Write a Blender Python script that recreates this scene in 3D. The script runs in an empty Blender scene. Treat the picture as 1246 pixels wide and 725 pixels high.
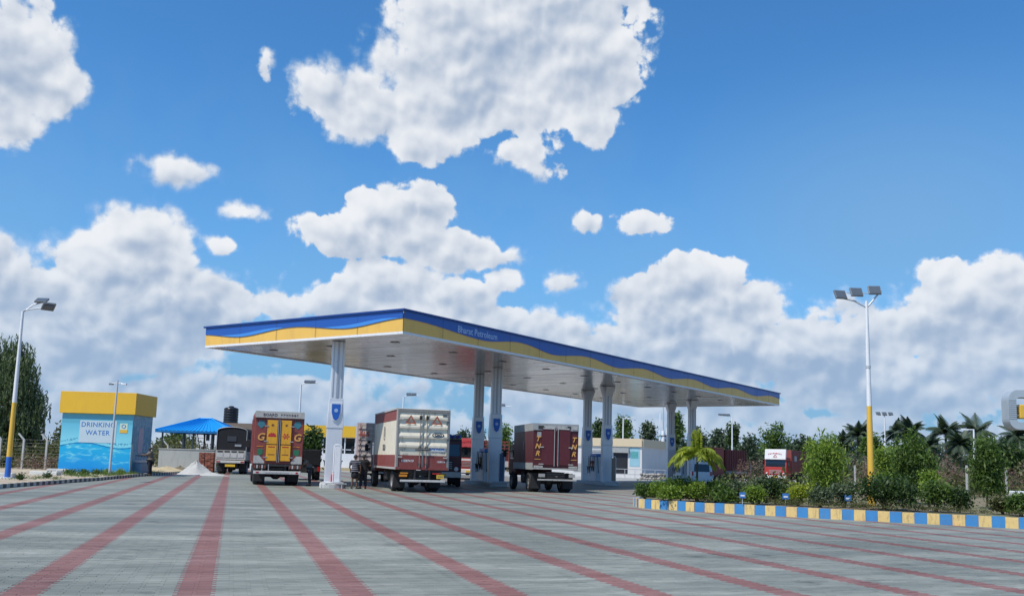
import bpy, math, random
import numpy as np
from mathutils import Vector, Matrix
R = math.radians
random.seed(7); rng = np.random.default_rng(7)
SC = bpy.context.scene
COL = SC.collection

# ---------------------------------------------------------------- camera
FPX, CXP, CYP, EYE = 1140.0, 623.0, 418.0, 1.6
PITCH, ROLL = math.atan(143 / FPX), R(1.6)
cd = bpy.data.cameras.new('camera'); cam = bpy.data.objects.new('camera', cd); COL.objects.link(cam)
cd.sensor_width = 36; cd.lens = 36 * FPX / 1246; cd.clip_end = 6000; cd.clip_start = .1
cd.shift_y = (CYP - 362.5) / 1246
_fw = Vector((0, math.cos(PITCH), math.sin(PITCH))); _u0 = Vector((0, -math.sin(PITCH), math.cos(PITCH))); _r0 = Vector((1, 0, 0))
_rt = _r0 * math.cos(ROLL) + _u0 * math.sin(ROLL); _up = _u0 * math.cos(ROLL) - _r0 * math.sin(ROLL)
mw = Matrix((( _rt.x, _up.x, -_fw.x, 0), (_rt.y, _up.y, -_fw.y, 0), (_rt.z, _up.z, -_fw.z, EYE), (0, 0, 0, 1)))
cam.matrix_world = mw
SC.camera = cam

def ray(px, py):
    return _fw + _rt * ((px - CXP) / FPX) + _up * ((CYP - py) / FPX)
def G(px, py, z=0.0):            # point of the plane z seen in that direction
    d = ray(px, py); return Vector((0, 0, EYE)) + d * ((z - EYE) / d.z)
def P(px, py, Y):                # point at distance Y seen in that direction
    d = ray(px, py); return Vector((0, 0, EYE)) + d * (Y / d.y)

# ---------------------------------------------------------------- exposure, world, sun
SC.view_settings.view_transform = 'Standard'; SC.view_settings.look = 'None'
SC.view_settings.exposure = EXPOSURE = 0.0; SC.view_settings.gamma = 1
SUN = Vector((-.41, -.36, .84)).normalized()
W = bpy.data.worlds.new('World'); SC.world = W; W.use_nodes = True

class NT:
    def __init__(s, tree): s.t = tree; s.n = tree.nodes; s.l = tree.links
    def link(s, a, b):
        s.l.new(a, b)
    def put(s, sock, v):
        if isinstance(v, bpy.types.NodeSocket): s.l.new(v, sock)
        elif v is not None:
            try: sock.default_value = v
            except Exception: sock.default_value = tuple(v) + (1,)
    def node(s, typ, ins=None, out=0, **kw):
        n = s.n.new(typ)
        for k, v in kw.items(): setattr(n, k, v)
        for k, v in (ins or {}).items(): s.put(n.inputs[k], v)
        return n.outputs[out]
    def m(s, op, a, b=None, c=None, clamp=False):
        n = s.n.new('ShaderNodeMath'); n.operation = op; n.use_clamp = clamp
        s.put(n.inputs[0], a)
        if b is not None: s.put(n.inputs[1], b)
        if c is not None: s.put(n.inputs[2], c)
        return n.outputs[0]
    def v(s, op, a, b=None, c=None, out=0):
        n = s.n.new('ShaderNodeVectorMath'); n.operation = op
        s.put(n.inputs[0], a)
        if b is not None: s.put(n.inputs[1], b)
        if c is not None: s.put(n.inputs[2], c)
        return n.outputs[out]
    def ramp(s, x, a, b, lo=0.0, hi=1.0, smooth=True):
        n = s.n.new('ShaderNodeMapRange'); n.interpolation_type = 'SMOOTHSTEP' if smooth else 'LINEAR'
        for i, q in enumerate((x, a, b, lo, hi)): s.put(n.inputs[i], q)
        return n.outputs[0]
    def mix(s, f, a, b, blend='MIX'):
        n = s.n.new('ShaderNodeMix'); n.data_type = 'RGBA'; n.blend_type = blend
        s.put(n.inputs[0], f)
        for i, c in ((6, a), (7, b)):
            if not isinstance(c, bpy.types.NodeSocket) and len(c) == 3: c = tuple(c) + (1,)
            s.put(n.inputs[i], c)
        return n.outputs[2]
    def noise(s, vec, scale, detail=4, rough=.55, dist=0, out=0):
        return s.node('ShaderNodeTexNoise', {'Vector': vec, 'Scale': scale, 'Detail': detail, 'Roughness': rough, 'Distortion': dist}, out)
    def xyz(s, vec):
        n = s.n.new('ShaderNodeSeparateXYZ'); s.l.new(vec, n.inputs[0]); return n.outputs
    def comb(s, x, y, z):
        return s.node('ShaderNodeCombineXYZ', {0: x, 1: y, 2: z})

# clouds: each is (azimuth px, elevation px, half width, half height, weight) read against the photograph, turned into directions
CLOUDS = [
 (620,40,165,80),(560,105,140,66),(440,125,80,46),(400,110,46,36),(690,75,95,62),(510,168,46,30),(650,0,130,50),(720,150,34,26),(635,182,36,18,.6),(652,205,24,12,.5),
 (10,70,66,66),(75,107,32,28),(5,150,34,30),(-30,110,60,60),
 (215,206,46,18),(297,257,26,13),(266,298,22,12),(323,75,7,12,.5),(712,270,16,12,.7),(780,273,24,12,.55),(683,341,28,13,.9),
 (508,250,46,30),(425,285,62,24),(468,262,52,32),(545,308,62,28),(505,290,40,30),(596,312,16,18),(612,340,24,16),(618,312,20,12,.7),
 (172,288,58,40),(150,330,92,50),(225,372,80,48),(62,352,46,26),(15,345,46,40),(-10,305,26,22),(100,400,150,62),(340,375,36,20),(296,378,32,18),(-40,420,120,70),(112,300,18,14,.7),
 (468,345,56,26),(415,370,50,24),(505,345,46,26),(555,360,50,26),(650,400,64,26),(600,395,70,22),(480,390,110,30),(700,415,30,16),
 (850,345,58,34),(800,378,72,38),(888,368,62,28),(785,425,95,42),(905,425,100,40),(925,385,30,22),(700,450,100,30),
 (1195,368,78,44),(1235,345,50,30),(1140,392,60,32),(1190,440,110,48),(1150,332,30,16),(1000,430,110,42),(1060,385,60,22,.4),(1080,470,160,30),
 (1320,380,110,60),(-170,340,130,80),
]
def azel(px, py):
    d = ray(px, py).normalized(); return math.degrees(math.atan2(d.x, d.y)), math.degrees(math.asin(d.z))

def cloud_group():
    g = bpy.data.node_groups.new('cloud_field', 'ShaderNodeTree')
    g.interface.new_socket('P', in_out='INPUT', socket_type='NodeSocketVector')
    g.interface.new_socket('D', in_out='OUTPUT', socket_type='NodeSocketFloat')
    g.interface.new_socket('F', in_out='OUTPUT', socket_type='NodeSocketFloat')
    g.interface.new_socket('S', in_out='OUTPUT', socket_type='NodeSocketFloat')
    N = NT(g); gi = g.nodes.new('NodeGroupInput'); go = g.nodes.new('NodeGroupOutput')
    p = gi.outputs[0]
    acc = None
    for c in CLOUDS:
        a, e = azel(c[0], c[1]); w = c[4] if len(c) > 4 else 1.0
        ra, re_ = c[2] / FPX * 57.3, c[3] / FPX * 57.3
        q = N.v('MULTIPLY_ADD', p, (1 / ra, 1 / re_, 0), (-a / ra, -e / re_, 0))
        l = N.v('LENGTH', q, out=1)
        # field 1 at centre, 0 at the ellipse, scaled so small clouds have as crisp edges as big ones
        size = min(1.0, (c[3] / 45) ** .6)
        d = N.m('MULTIPLY', N.m('SUBTRACT', 1.0, l), size * w)
        acc = d if acc is None else N.m('SMOOTH_MAX', acc, d, .10)
    # wide cloud field round the horizon and behind the camera
    xs = N.xyz(p)
    low = N.noise(N.v('MULTIPLY', p, (.55, 1.5, 1)), .14, 3, .55)
    hor = N.ramp(xs[1], 2.0, 14, .22, -.80, False)
    away = N.m('ADD', N.m('MULTIPLY', N.m('SUBTRACT', low, .5), 2.6), hor)
    acc = N.m('SMOOTH_MAX', acc, away, .15)
    # cauliflower relief
    wob = N.noise(p, .22, 3, .6, out=1)
    pw = N.v('ADD', p, N.v('MULTIPLY', N.v('SUBTRACT', wob, (.5, .5, .5)), (2.2, 1.6, 0)))
    vo = N.n.new('ShaderNodeTexVoronoi'); vo.feature = 'F1'; vo.normalize = True; vo.voronoi_dimensions = '2D'
    N.put(vo.inputs['Vector'], pw); N.put(vo.inputs['Scale'], .62); N.put(vo.inputs['Detail'], 1.8); N.put(vo.inputs['Roughness'], .52); pass
    puff = N.m('SUBTRACT', .24, N.m('POWER', vo.outputs['Distance'], 1.7))
    fb = N.m('SUBTRACT', N.noise(p, .42, 6, .62), .5)
    D = N.m('ADD', acc, N.m('ADD', N.m('MULTIPLY', puff, 1.0), N.m('MULTIPLY', fb, .90)))
    fs_ = N.m('SUBTRACT', N.noise(p, .36, 2.2, .5), .5)
    S = N.m('ADD', N.m('MULTIPLY', puff, .80), N.m('MULTIPLY', fs_, 1.5))
    N.link(D, go.inputs[0]); N.link(acc, go.inputs[1]); N.link(S, go.inputs[2])
    return g

def build_world():
    N = NT(W.node_tree); N.n.clear()
    out = N.n.new('ShaderNodeOutputWorld')
    sky = N.n.new('ShaderNodeTexSky'); sky.sky_type = 'NISHITA'; sky.sun_disc = False
    sky.sun_elevation = math.asin(SUN.z); sky.sun_rotation = math.atan2(SUN.x, SUN.y)
    sky.air_density = 1.0; sky.dust_density = .6; sky.ozone_density = 2.0; sky.altitude = 800
    sky_c = N.mix(1.0, sky.outputs[0], SKY_TINT, 'MULTIPLY')
    bg = N.n.new('ShaderNodeBackground'); N.put(bg.inputs[0], sky_c); bg.inputs[1].default_value = .12
    d = N.node('ShaderNodeTexCoord', out=0)
    x, y, z = N.xyz(d)
    az = N.m('MULTIPLY', N.m('ARCTAN2', x, y), 57.2958)
    el = N.m('MULTIPLY', N.m('ARCSINE', z), 57.2958)
    p = N.comb(az, el, 0.0)
    g = cloud_group()
    def inst(vec):
        n = N.n.new('ShaderNodeGroup'); n.node_tree = g; N.put(n.inputs[0], vec); return n.outputs
    A = inst(p); B = inst(N.v('ADD', p, (-.28, .50, 0)))
    dens = A[0]
    lowf = N.ramp(el, 0.0, 13.0, 1.0, 0.0)
    edge = N.m('MULTIPLY_ADD', N.ramp(N.noise(p, .11, 2, .5), .38, .66), N.m('MULTIPLY_ADD', lowf, -.22, .36), .07)
    alpha = N.ramp(dens, -.05, edge)
    relief = N.m('SUBTRACT', A[2], B[2])              # positive on the side turned to the sun
    wide = N.m('SUBTRACT', A[1], B[1])
    deep = N.ramp(A[0], .05, .9)
    soft = N.noise(p, .13, 4, .55)
    lit = N.m('ADD', N.m('MULTIPLY', relief, N.m('MULTIPLY_ADD', lowf, .9, 1.15)), N.m('MULTIPLY', wide, .85))
    lit = N.m('ADD', lit, N.m('MULTIPLY', N.m('SUBTRACT', soft, .5), 1.2))
    lit = N.m('SUBTRACT', N.m('ADD', lit, .76), N.m('MULTIPLY', deep, .36))
    # the low banks are seen through more air: greyer and bluer
    lit = N.m('SUBTRACT', lit, N.m('MULTIPLY', lowf, .34), clamp=False)
    lit = N.ramp(lit, -.25, 1.15)
    c = N.mix(lit, CL_DARK, CL_LIT)
    c = N.mix(N.m('MULTIPLY', lowf, .62), c, CL_AIR)
    cb = N.n.new('ShaderNodeBackground'); N.put(cb.inputs[0], c); cb.inputs[1].default_value = 1.0
    # thin veil of milky air on the lower right and near the horizon
    veil = N.m('MULTIPLY', N.ramp(N.m('ADD', el, N.m('MULTIPLY', N.m('SUBTRACT', soft, .5), 14)), 3.0, 24.0, 1.0, 0.0), .62)
    vr = N.m('MULTIPLY', N.ramp(N.v('LENGTH', N.v('MULTIPLY', N.v('SUBTRACT', p, (23, 13, 0)), (1 / 22, 1 / 12, 0)), out=1), 0.0, 1.0, 1.0, 0.0), .62)
    veil = N.m('MAXIMUM', N.m('MAXIMUM', veil, vr), N.ramp(el, 3.0, 13.0, .9, .0))
    thin = N.m('MAXIMUM', N.m('MULTIPLY', alpha, .97), veil)
    cc = N.mix(alpha, CL_VEIL, c); N.put(cb.inputs[0], cc)
    ms = N.n.new('ShaderNodeMixShader'); N.put(ms.inputs[0], thin); N.link(bg.outputs[0], ms.inputs[1]); N.link(cb.outputs[0], ms.inputs[2])
    N.link(ms.outputs[0], out.inputs[0])
SKY_TINT = (.50, 1.06, 1.44)
CL_DARK = (.33, .43, .59); CL_LIT = (.88, .90, .93); CL_AIR = (.32, .47, .69); CL_VEIL = (.23, .43, .66)
build_world()
W.cycles.sampling_method = 'MANUAL'; W.cycles.sample_map_resolution = 256

sl = bpy.data.lights.new('sun', 'SUN'); sun = bpy.data.objects.new('sun', sl); COL.objects.link(sun)
sl.energy = 4.4; sl.angle = R(.5); sl.color = (1, .945, .86)
sun.rotation_euler = (-SUN).to_track_quat('-Z', 'Y').to_euler()

# ---------------------------------------------------------------- helpers
MC = {}
def mat(name, col, rough=.6, metal=0.0, var=.12, scale=2.0, bump=0.0, spec=.5, dirt=0.0, island=0.0, trans=0.0, coat=0.0, dirtcol=(.16,.13,.10)):
    if name in MC: return MC[name]
    m = bpy.data.materials.new(name); m.use_nodes = True; MC[name] = m
    N = NT(m.node_tree); b = m.node_tree.nodes['Principled BSDF']
    oi = N.n.new('ShaderNodeObjectInfo'); rn = N.m('MULTIPLY', oi.outputs['Random'], 61.0)
    co = N.v('ADD', N.node('ShaderNodeTexCoord', out=3), N.comb(rn, rn, rn))
    n1 = N.noise(co, scale, 5, .6)
    f = N.m('MULTIPLY_ADD', N.m('SUBTRACT', n1, .5), var * 2, 1.0)
    if island:
        gi = N.n.new('ShaderNodeNewGeometry'); f = N.m('MULTIPLY', f, N.ramp(gi.outputs['Random Per Island'], 0, 1, 1 - island, 1 + island, False))
    c = N.mix(1.0, tuple(col), N.comb(f, f, f), 'MULTIPLY')
    if dirt:
        st = N.noise(N.v('MULTIPLY', co, (3.0, 3.0, .7)), scale * 1.3, 6, .7)
        dm = N.m('MULTIPLY', N.ramp(st, .48, .72), dirt)
        c = N.mix(dm, c, dirtcol)
    N.put(b.inputs['Base Color'], c)
    N.put(b.inputs['Roughness'], N.m('MULTIPLY_ADD', N.m('SUBTRACT', n1, .5), .25, rough))
    b.inputs['Metallic'].default_value = metal; b.inputs['Specular IOR Level'].default_value = spec
    b.inputs['Coat Weight'].default_value = coat
    if bump:
        bn = N.n.new('ShaderNodeBump'); bn.inputs['Strength'].default_value = bump; bn.inputs['Distance'].default_value = .02
        N.put(bn.inputs['Height'], N.noise(co, scale * 8, 4, .6)); N.link(bn.outputs[0], b.inputs['Normal'])
    return m

def leafmat(name, col, col2, rough=.55, trans=.35, patch=.8):
    if name in MC: return MC[name]
    m = bpy.data.materials.new(name); m.use_nodes = True; MC[name] = m
    N = NT(m.node_tree); b = m.node_tree.nodes['Principled BSDF']; out = m.node_tree.nodes['Material Output']
    g = N.n.new('ShaderNodeNewGeometry'); co = N.node('ShaderNodeTexCoord', out=3)
    f = N.m('ADD', N.m('MULTIPLY', g.outputs['Random Per Island'], .55), N.m('MULTIPLY', N.noise(co, patch, 2, .5), .6))
    c = N.mix(N.ramp(f, .2, .95), col, col2)
    N.put(b.inputs['Base Color'], c); b.inputs['Roughness'].default_value = rough; b.inputs['Specular IOR Level'].default_value = .35
    t = N.n.new('ShaderNodeBsdfTranslucent'); N.put(t.inputs[0], N.mix(1.0, c, (1.15, 1.3, .5), 'MULTIPLY'))
    ms = N.n.new('ShaderNodeMixShader'); ms.inputs[0].default_value = trans
    N.link(b.outputs[0], ms.inputs[1]); N.link(t.outputs[0], ms.inputs[2]); N.link(ms.outputs[0], out.inputs[0])
    return m

class MB:
    def __init__(s, T=None): s.v = []; s.f = []; s.m = []; s.s = []; s.T = T
    def pts(s, ps):
        b = len(s.v)
        for p in ps:
            p = Vector(p)
            s.v.append(tuple(s.T @ p if s.T else p))
        return b
    def face(s, idx, mat=0, sm=False): s.f.append(tuple(idx)); s.m.append(mat); s.s.append(sm)
    def poly(s, ps, mat=0):
        b = s.pts(ps); s.face(range(b, b + len(ps)), mat); return s
    def box(s, c, d, mat=0, rz=0.0, M=None):
        hx, hy, hz = d[0] / 2, d[1] / 2, d[2] / 2; cs, sn = math.cos(rz), math.sin(rz)
        q = []
        for (x, y, z) in ((-hx,-hy,-hz),(hx,-hy,-hz),(hx,hy,-hz),(-hx,hy,-hz),(-hx,-hy,hz),(hx,-hy,hz),(hx,hy,hz),(-hx,hy,hz)):
            p = Vector((x * cs - y * sn, x * sn + y * cs, z))
            if M: p = M @ p
            q.append((c[0] + p.x, c[1] + p.y, c[2] + p.z))
        b = s.pts(q)
        for f in ((0,3,2,1),(4,5,6,7),(0,1,5,4),(1,2,6,5),(2,3,7,6),(3,0,4,7)): s.face([b + i for i in f], mat)
        return s
    def bb(s, x0, x1, y0, y1, z0, z1, mat=0): return s.box(((x0+x1)/2, (y0+y1)/2, (z0+z1)/2), (x1-x0, y1-y0, z1-z0), mat)
    def prism(s, poly, axis, a, b_, mat=0):      # polygon (CCW list of 2-tuples) extruded along axis from a to b_
        def mk(p, t):
            return {'x': (t, p[0], p[1]), 'y': (p[0], t, p[1]), 'z': (p[0], p[1], t)}[axis]
        n = len(poly); b = s.pts([mk(p, a) for p in poly] + [mk(p, b_) for p in poly])
        s.face([b + i for i in range(n)], mat); s.face([b + n + i for i in reversed(range(n))], mat)
        for i in range(n):
            j = (i + 1) % n; s.face([b + i, b + n + i, b + n + j, b + j], mat)
        return s
    def tube(s, path, rad, n=8, mat=0, sm=True, cap=True):
        path = [Vector(p) for p in path]
        if not isinstance(rad, (list, tuple)): rad = [rad] * len(path)
        rings = []; prev = None
        for i, p in enumerate(path):
            t = (path[min(i + 1, len(path) - 1)] - path[max(i - 1, 0)]).normalized()
            u = prev - t * prev.dot(t) if prev else (Vector((0, 0, 1)).cross(t) if abs(t.z) < .9 else Vector((1, 0, 0)).cross(t))
            u.normalize(); prev = u; w = t.cross(u)
            rings.append(s.pts([p + (u * math.cos(2 * math.pi * k / n) + w * math.sin(2 * math.pi * k / n)) * rad[i] for k in range(n)]))
        for a, b in zip(rings, rings[1:]):
            for k in range(n): s.face([a + k, a + (k + 1) % n, b + (k + 1) % n, b + k], mat, sm)
        if cap:
            s.capring(rings[0], n, mat, True); s.capring(rings[-1], n, mat, False)
        return s
    def capring(s, r, n, mat, rev):        # end faces keep their own vertices so that the side's shading stays even
        b = len(s.v); s.v += s.v[r:r + n]
        s.face([b + k for k in (reversed(range(n)) if rev else range(n))], mat)
    def lathe(s, prof, c=(0, 0, 0), n=16, mat=0, sm=True):
        rings = [s.pts([(c[0] + r * math.cos(2 * math.pi * k / n), c[1] + r * math.sin(2 * math.pi * k / n), c[2] + z) for k in range(n)]) for r, z in prof]
        for a, b in zip(rings, rings[1:]):
            for k in range(n): s.face([a + k, a + (k + 1) % n, b + (k + 1) % n, b + k], mat, sm)
        s.capring(rings[-1], n, mat, False); s.capring(rings[0], n, mat, True)
        return s
    def build(s, name, mats, parent=None, bevel=0.0, loc=None, rotz=0.0, mesh_only=False):
        me = bpy.data.meshes.new(name); me.from_pydata(s.v, [], s.f)
        for m in (mats if isinstance(mats, (list, tuple)) else [mats]): me.materials.append(m)
        me.polygons.foreach_set('material_index', s.m); me.polygons.foreach_set('use_smooth', s.s)
        if mesh_only: return me
        o = bpy.data.objects.new(name, me); COL.objects.link(o)
        if parent: o.parent = parent
        if loc is not None: o.location = loc
        o.rotation_euler.z = rotz
        if bevel:
            bv = o.modifiers.new('bevel', 'BEVEL'); bv.width = bevel; bv.segments = 2; bv.limit_method = 'ANGLE'
        return o

def tag(o, label=None, cat=None, group=None, kind=None):
    if label: o['label'] = label
    if cat: o['category'] = cat
    if group: o['group'] = group
    if kind: o['kind'] = kind
    return o
def thing(name, label, cat, loc=(0, 0, 0), rotz=0.0, group=None):
    o = bpy.data.objects.new(name, None); COL.objects.link(o); o.empty_display_size = .3
    o.location = loc; o.rotation_euler = (0, 0, rotz); return tag(o, label, cat, group)
def inst(name, me, parent, loc, rot=(0, 0, 0), scale=(1, 1, 1)):
    o = bpy.data.objects.new(name, me); COL.objects.link(o); o.parent = parent; o.location = loc; o.rotation_euler = rot; o.scale = scale; return o
def copy_tree(o, parent=None):
    c = o.copy(); COL.objects.link(c)
    if parent: c.parent = parent
    for ch in list(o.children): copy_tree(ch, c)
    return c

TXT = []
def text_mesh(body, size, extr=.004, shear=0.0, spacing=1.0, bold=0.0):
    cu = bpy.data.curves.new('lettering', 'FONT'); cu.body = body; cu.size = size; cu.extrude = extr; cu.align_x = 'CENTER'; cu.align_y = 'CENTER'
    cu.shear = shear; cu.space_character = spacing; cu.offset = bold; cu.resolution_u = 3
    ob = bpy.data.objects.new('lettering', cu); COL.objects.link(ob)
    bpy.context.view_layer.update()
    me = bpy.data.meshes.new_from_object(ob.evaluated_get(bpy.context.evaluated_depsgraph_get()))
    bpy.data.objects.remove(ob); return me
def text(name, body, size, m, parent, loc, face='-y', **k):
    me = text_mesh(body, size, **k); me.materials.clear(); me.materials.append(m)
    rot = {'-y': (R(90), 0, 0), '+x': (R(90), 0, R(90)), '-x': (R(90), 0, R(-90))}[face]
    return inst(name, me, parent, loc, rot)

def skin(name, verts, edges, radii, m, parent, sub=1):
    me = bpy.data.meshes.new(name); me.from_pydata(verts, edges, [])
    o = bpy.data.objects.new(name, me); COL.objects.link(o)
    mo = o.modifiers.new('skin', 'SKIN'); mo.use_smooth_shade = True
    sv = me.skin_vertices[0].data
    for i, r in enumerate(radii): sv[i].radius = (r, r) if not isinstance(r, tuple) else r
    sv[0].use_root = True
    if sub:
        ss = o.modifiers.new('sub', 'SUBSURF'); ss.levels = sub; ss.render_levels = sub
    me.materials.append(m); o.parent = parent
    return o

# foliage: leaf-sized faces set in clumps through a crown's volume
def leaf_arrays(C, size, aspect=2.0, droop=0.0, up=.4, jitter=.35):
    n = len(C); d = rng.normal(size=(n, 3)); d[:, 2] -= droop * 2.0
    d /= np.linalg.norm(d, axis=1)[:, None]
    nn = rng.normal(size=(n, 3)); nn[:, 2] += up * 2
    w = np.cross(d, nn); w /= np.linalg.norm(w, axis=1)[:, None] + 1e-9
    L = size * (1 + jitter * rng.normal(size=(n, 1)).clip(-2, 2)); Wd = L / aspect
    V = np.empty((n, 4, 3)); V[:, 0] = C - d * L / 2; V[:, 1] = C + w * Wd / 2 + d * L * .05; V[:, 2] = C + d * L / 2; V[:, 3] = C - w * Wd / 2 + d * L * .05
    return V.reshape(-1, 3)
def leaf_mesh(name, V, m):
    n = len(V) // 4
    me = bpy.data.meshes.new(name); me.vertices.add(n * 4); me.vertices.foreach_set('co', V.astype(np.float32).ravel())
    me.loops.add(n * 4); me.loops.foreach_set('vertex_index', np.arange(n * 4, dtype=np.int32))
    me.polygons.add(n); me.polygons.foreach_set('loop_start', np.arange(n, dtype=np.int32) * 4); me.polygons.foreach_set('loop_total', np.full(n, 4, np.int32))
    me.update(); me.materials.append(m); return me
def clump_points(blobs, nclump, per, spread):
    B = np.array([b[:6] for b in blobs], float); vol = (B[:, 3] * B[:, 4] * B[:, 5]) ** .67
    k = rng.choice(len(B), nclump, p=vol / vol.sum()); u = rng.normal(size=(nclump, 3)); u /= np.linalg.norm(u, axis=1)[:, None]
    rr = .45 + .55 * rng.random((nclump, 1)) ** .6
    cc = B[k, :3] + u * rr * B[k, 3:6]
    P_ = np.repeat(cc, per, 0) + rng.normal(size=(nclump * per, 3)).clip(-1.5, 1.5) * spread * (.6 + .8 * np.repeat(rng.random((nclump, 1)), per, 0))
    return P_
def foliage(name, blobs, nclump, per, spread, size, m, parent=None, loc=None, floor=None, **k):
    p = clump_points(blobs, nclump, per, spread)
    if floor is not None: p[:, 2] = np.maximum(p[:, 2], floor + rng.random(len(p)) * .1)
    me = leaf_mesh(name, leaf_arrays(p, size, **k), m)
    o = bpy.data.objects.new(name, me); COL.objects.link(o)
    if parent: o.parent = parent
    if loc is not None: o.location = loc
    return o

# materials ------------------------------------------------------
M_white = mat('white_paint', (.78,.79,.80), .45, dirt=.15, var=.06)
M_galv = mat('galvanised_steel', (.56,.58,.60), .45, .30, var=.10)
M_black = mat('black_rubber', (.022,.022,.024), .8, var=.2)
M_dark = mat('dark_underframe', (.028,.027,.028), .6, var=.3, dirt=.35)
M_glass = mat('dark_glass', (.015,.02,.025), .08, var=0, spec=.8)
M_yel = mat('yellow_paint', (.76,.46,.06), .5, var=.06)
M_blue = mat('blue_paint', (.018,.125,.50), .45, var=.08)
M_conc = mat('concrete', (.36,.35,.33), .9, var=.18, bump=.3)
M_red = mat('red_paint', (.42,.035,.03), .45, var=.15, dirt=.25)
M_bark = mat('bark', (.13,.10,.07), .9, var=.3, scale=6, bump=.5)
M_silver = mat('silver_fitting', (.55,.57,.6), .35, .6)

# ---------------------------------------------------------------- ground, forecourt
HEAD = R(16.3)                   # the paving stripes and the pump lanes run this way
QD = Vector((math.cos(HEAD), math.sin(HEAD), 0)); RD = Vector((-math.sin(HEAD), math.cos(HEAD), 0))
def qr(p): return (p[0] * QD.x + p[1] * QD.y, p[0] * RD.x + p[1] * RD.y)

def ground_mat(name, a, b, c, s=.12):
    m = bpy.data.materials.new(name); m.use_nodes = True; N = NT(m.node_tree); bs = m.node_tree.nodes['Principled BSDF']
    co = N.node('ShaderNodeTexCoord', out=3)
    n1 = N.noise(co, s, 6, .6); n2 = N.noise(co, s * 14, 5, .65); n3 = N.noise(co, s * 90, 3, .6)
    cc = N.mix(N.ramp(n1, .40, .62), a, b); cc = N.mix(N.ramp(n2, .45, .7), cc, c)
    f = N.ramp(n3, .3, .7, .8, 1.15); cc = N.mix(1.0, cc, N.comb(f, f, f), 'MULTIPLY')
    N.put(bs.inputs['Base Color'], cc); bs.inputs['Roughness'].default_value = .95
    bn = N.n.new('ShaderNodeBump'); bn.inputs['Distance'].default_value = .05; bn.inputs['Strength'].default_value = .6; N.put(bn.inputs['Height'], n2); N.link(bn.outputs[0], bs.inputs['Normal'])
    return m
M_ground = ground_mat('dry_earth', (.26,.20,.13), (.13,.14,.07), (.32,.27,.19), .03)
M_sand = ground_mat('sandy_soil', (.46,.37,.25), (.38,.30,.20), (.52,.46,.36), .15)
M_soil = ground_mat('island_soil', (.20,.15,.09), (.11,.13,.05), (.28,.22,.15), .35)
M_pave2 = ground_mat('service_road_concrete', (.36,.36,.35), (.31,.31,.30), (.40,.40,.38), .10)

g = MB(); g.poly([(-3000, -500, -.12), (3000, -500, -.12), (3000, 4500, -.12), (-3000, 4500, -.12)]); tag(g.build('ground', M_ground), kind='structure')

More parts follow.
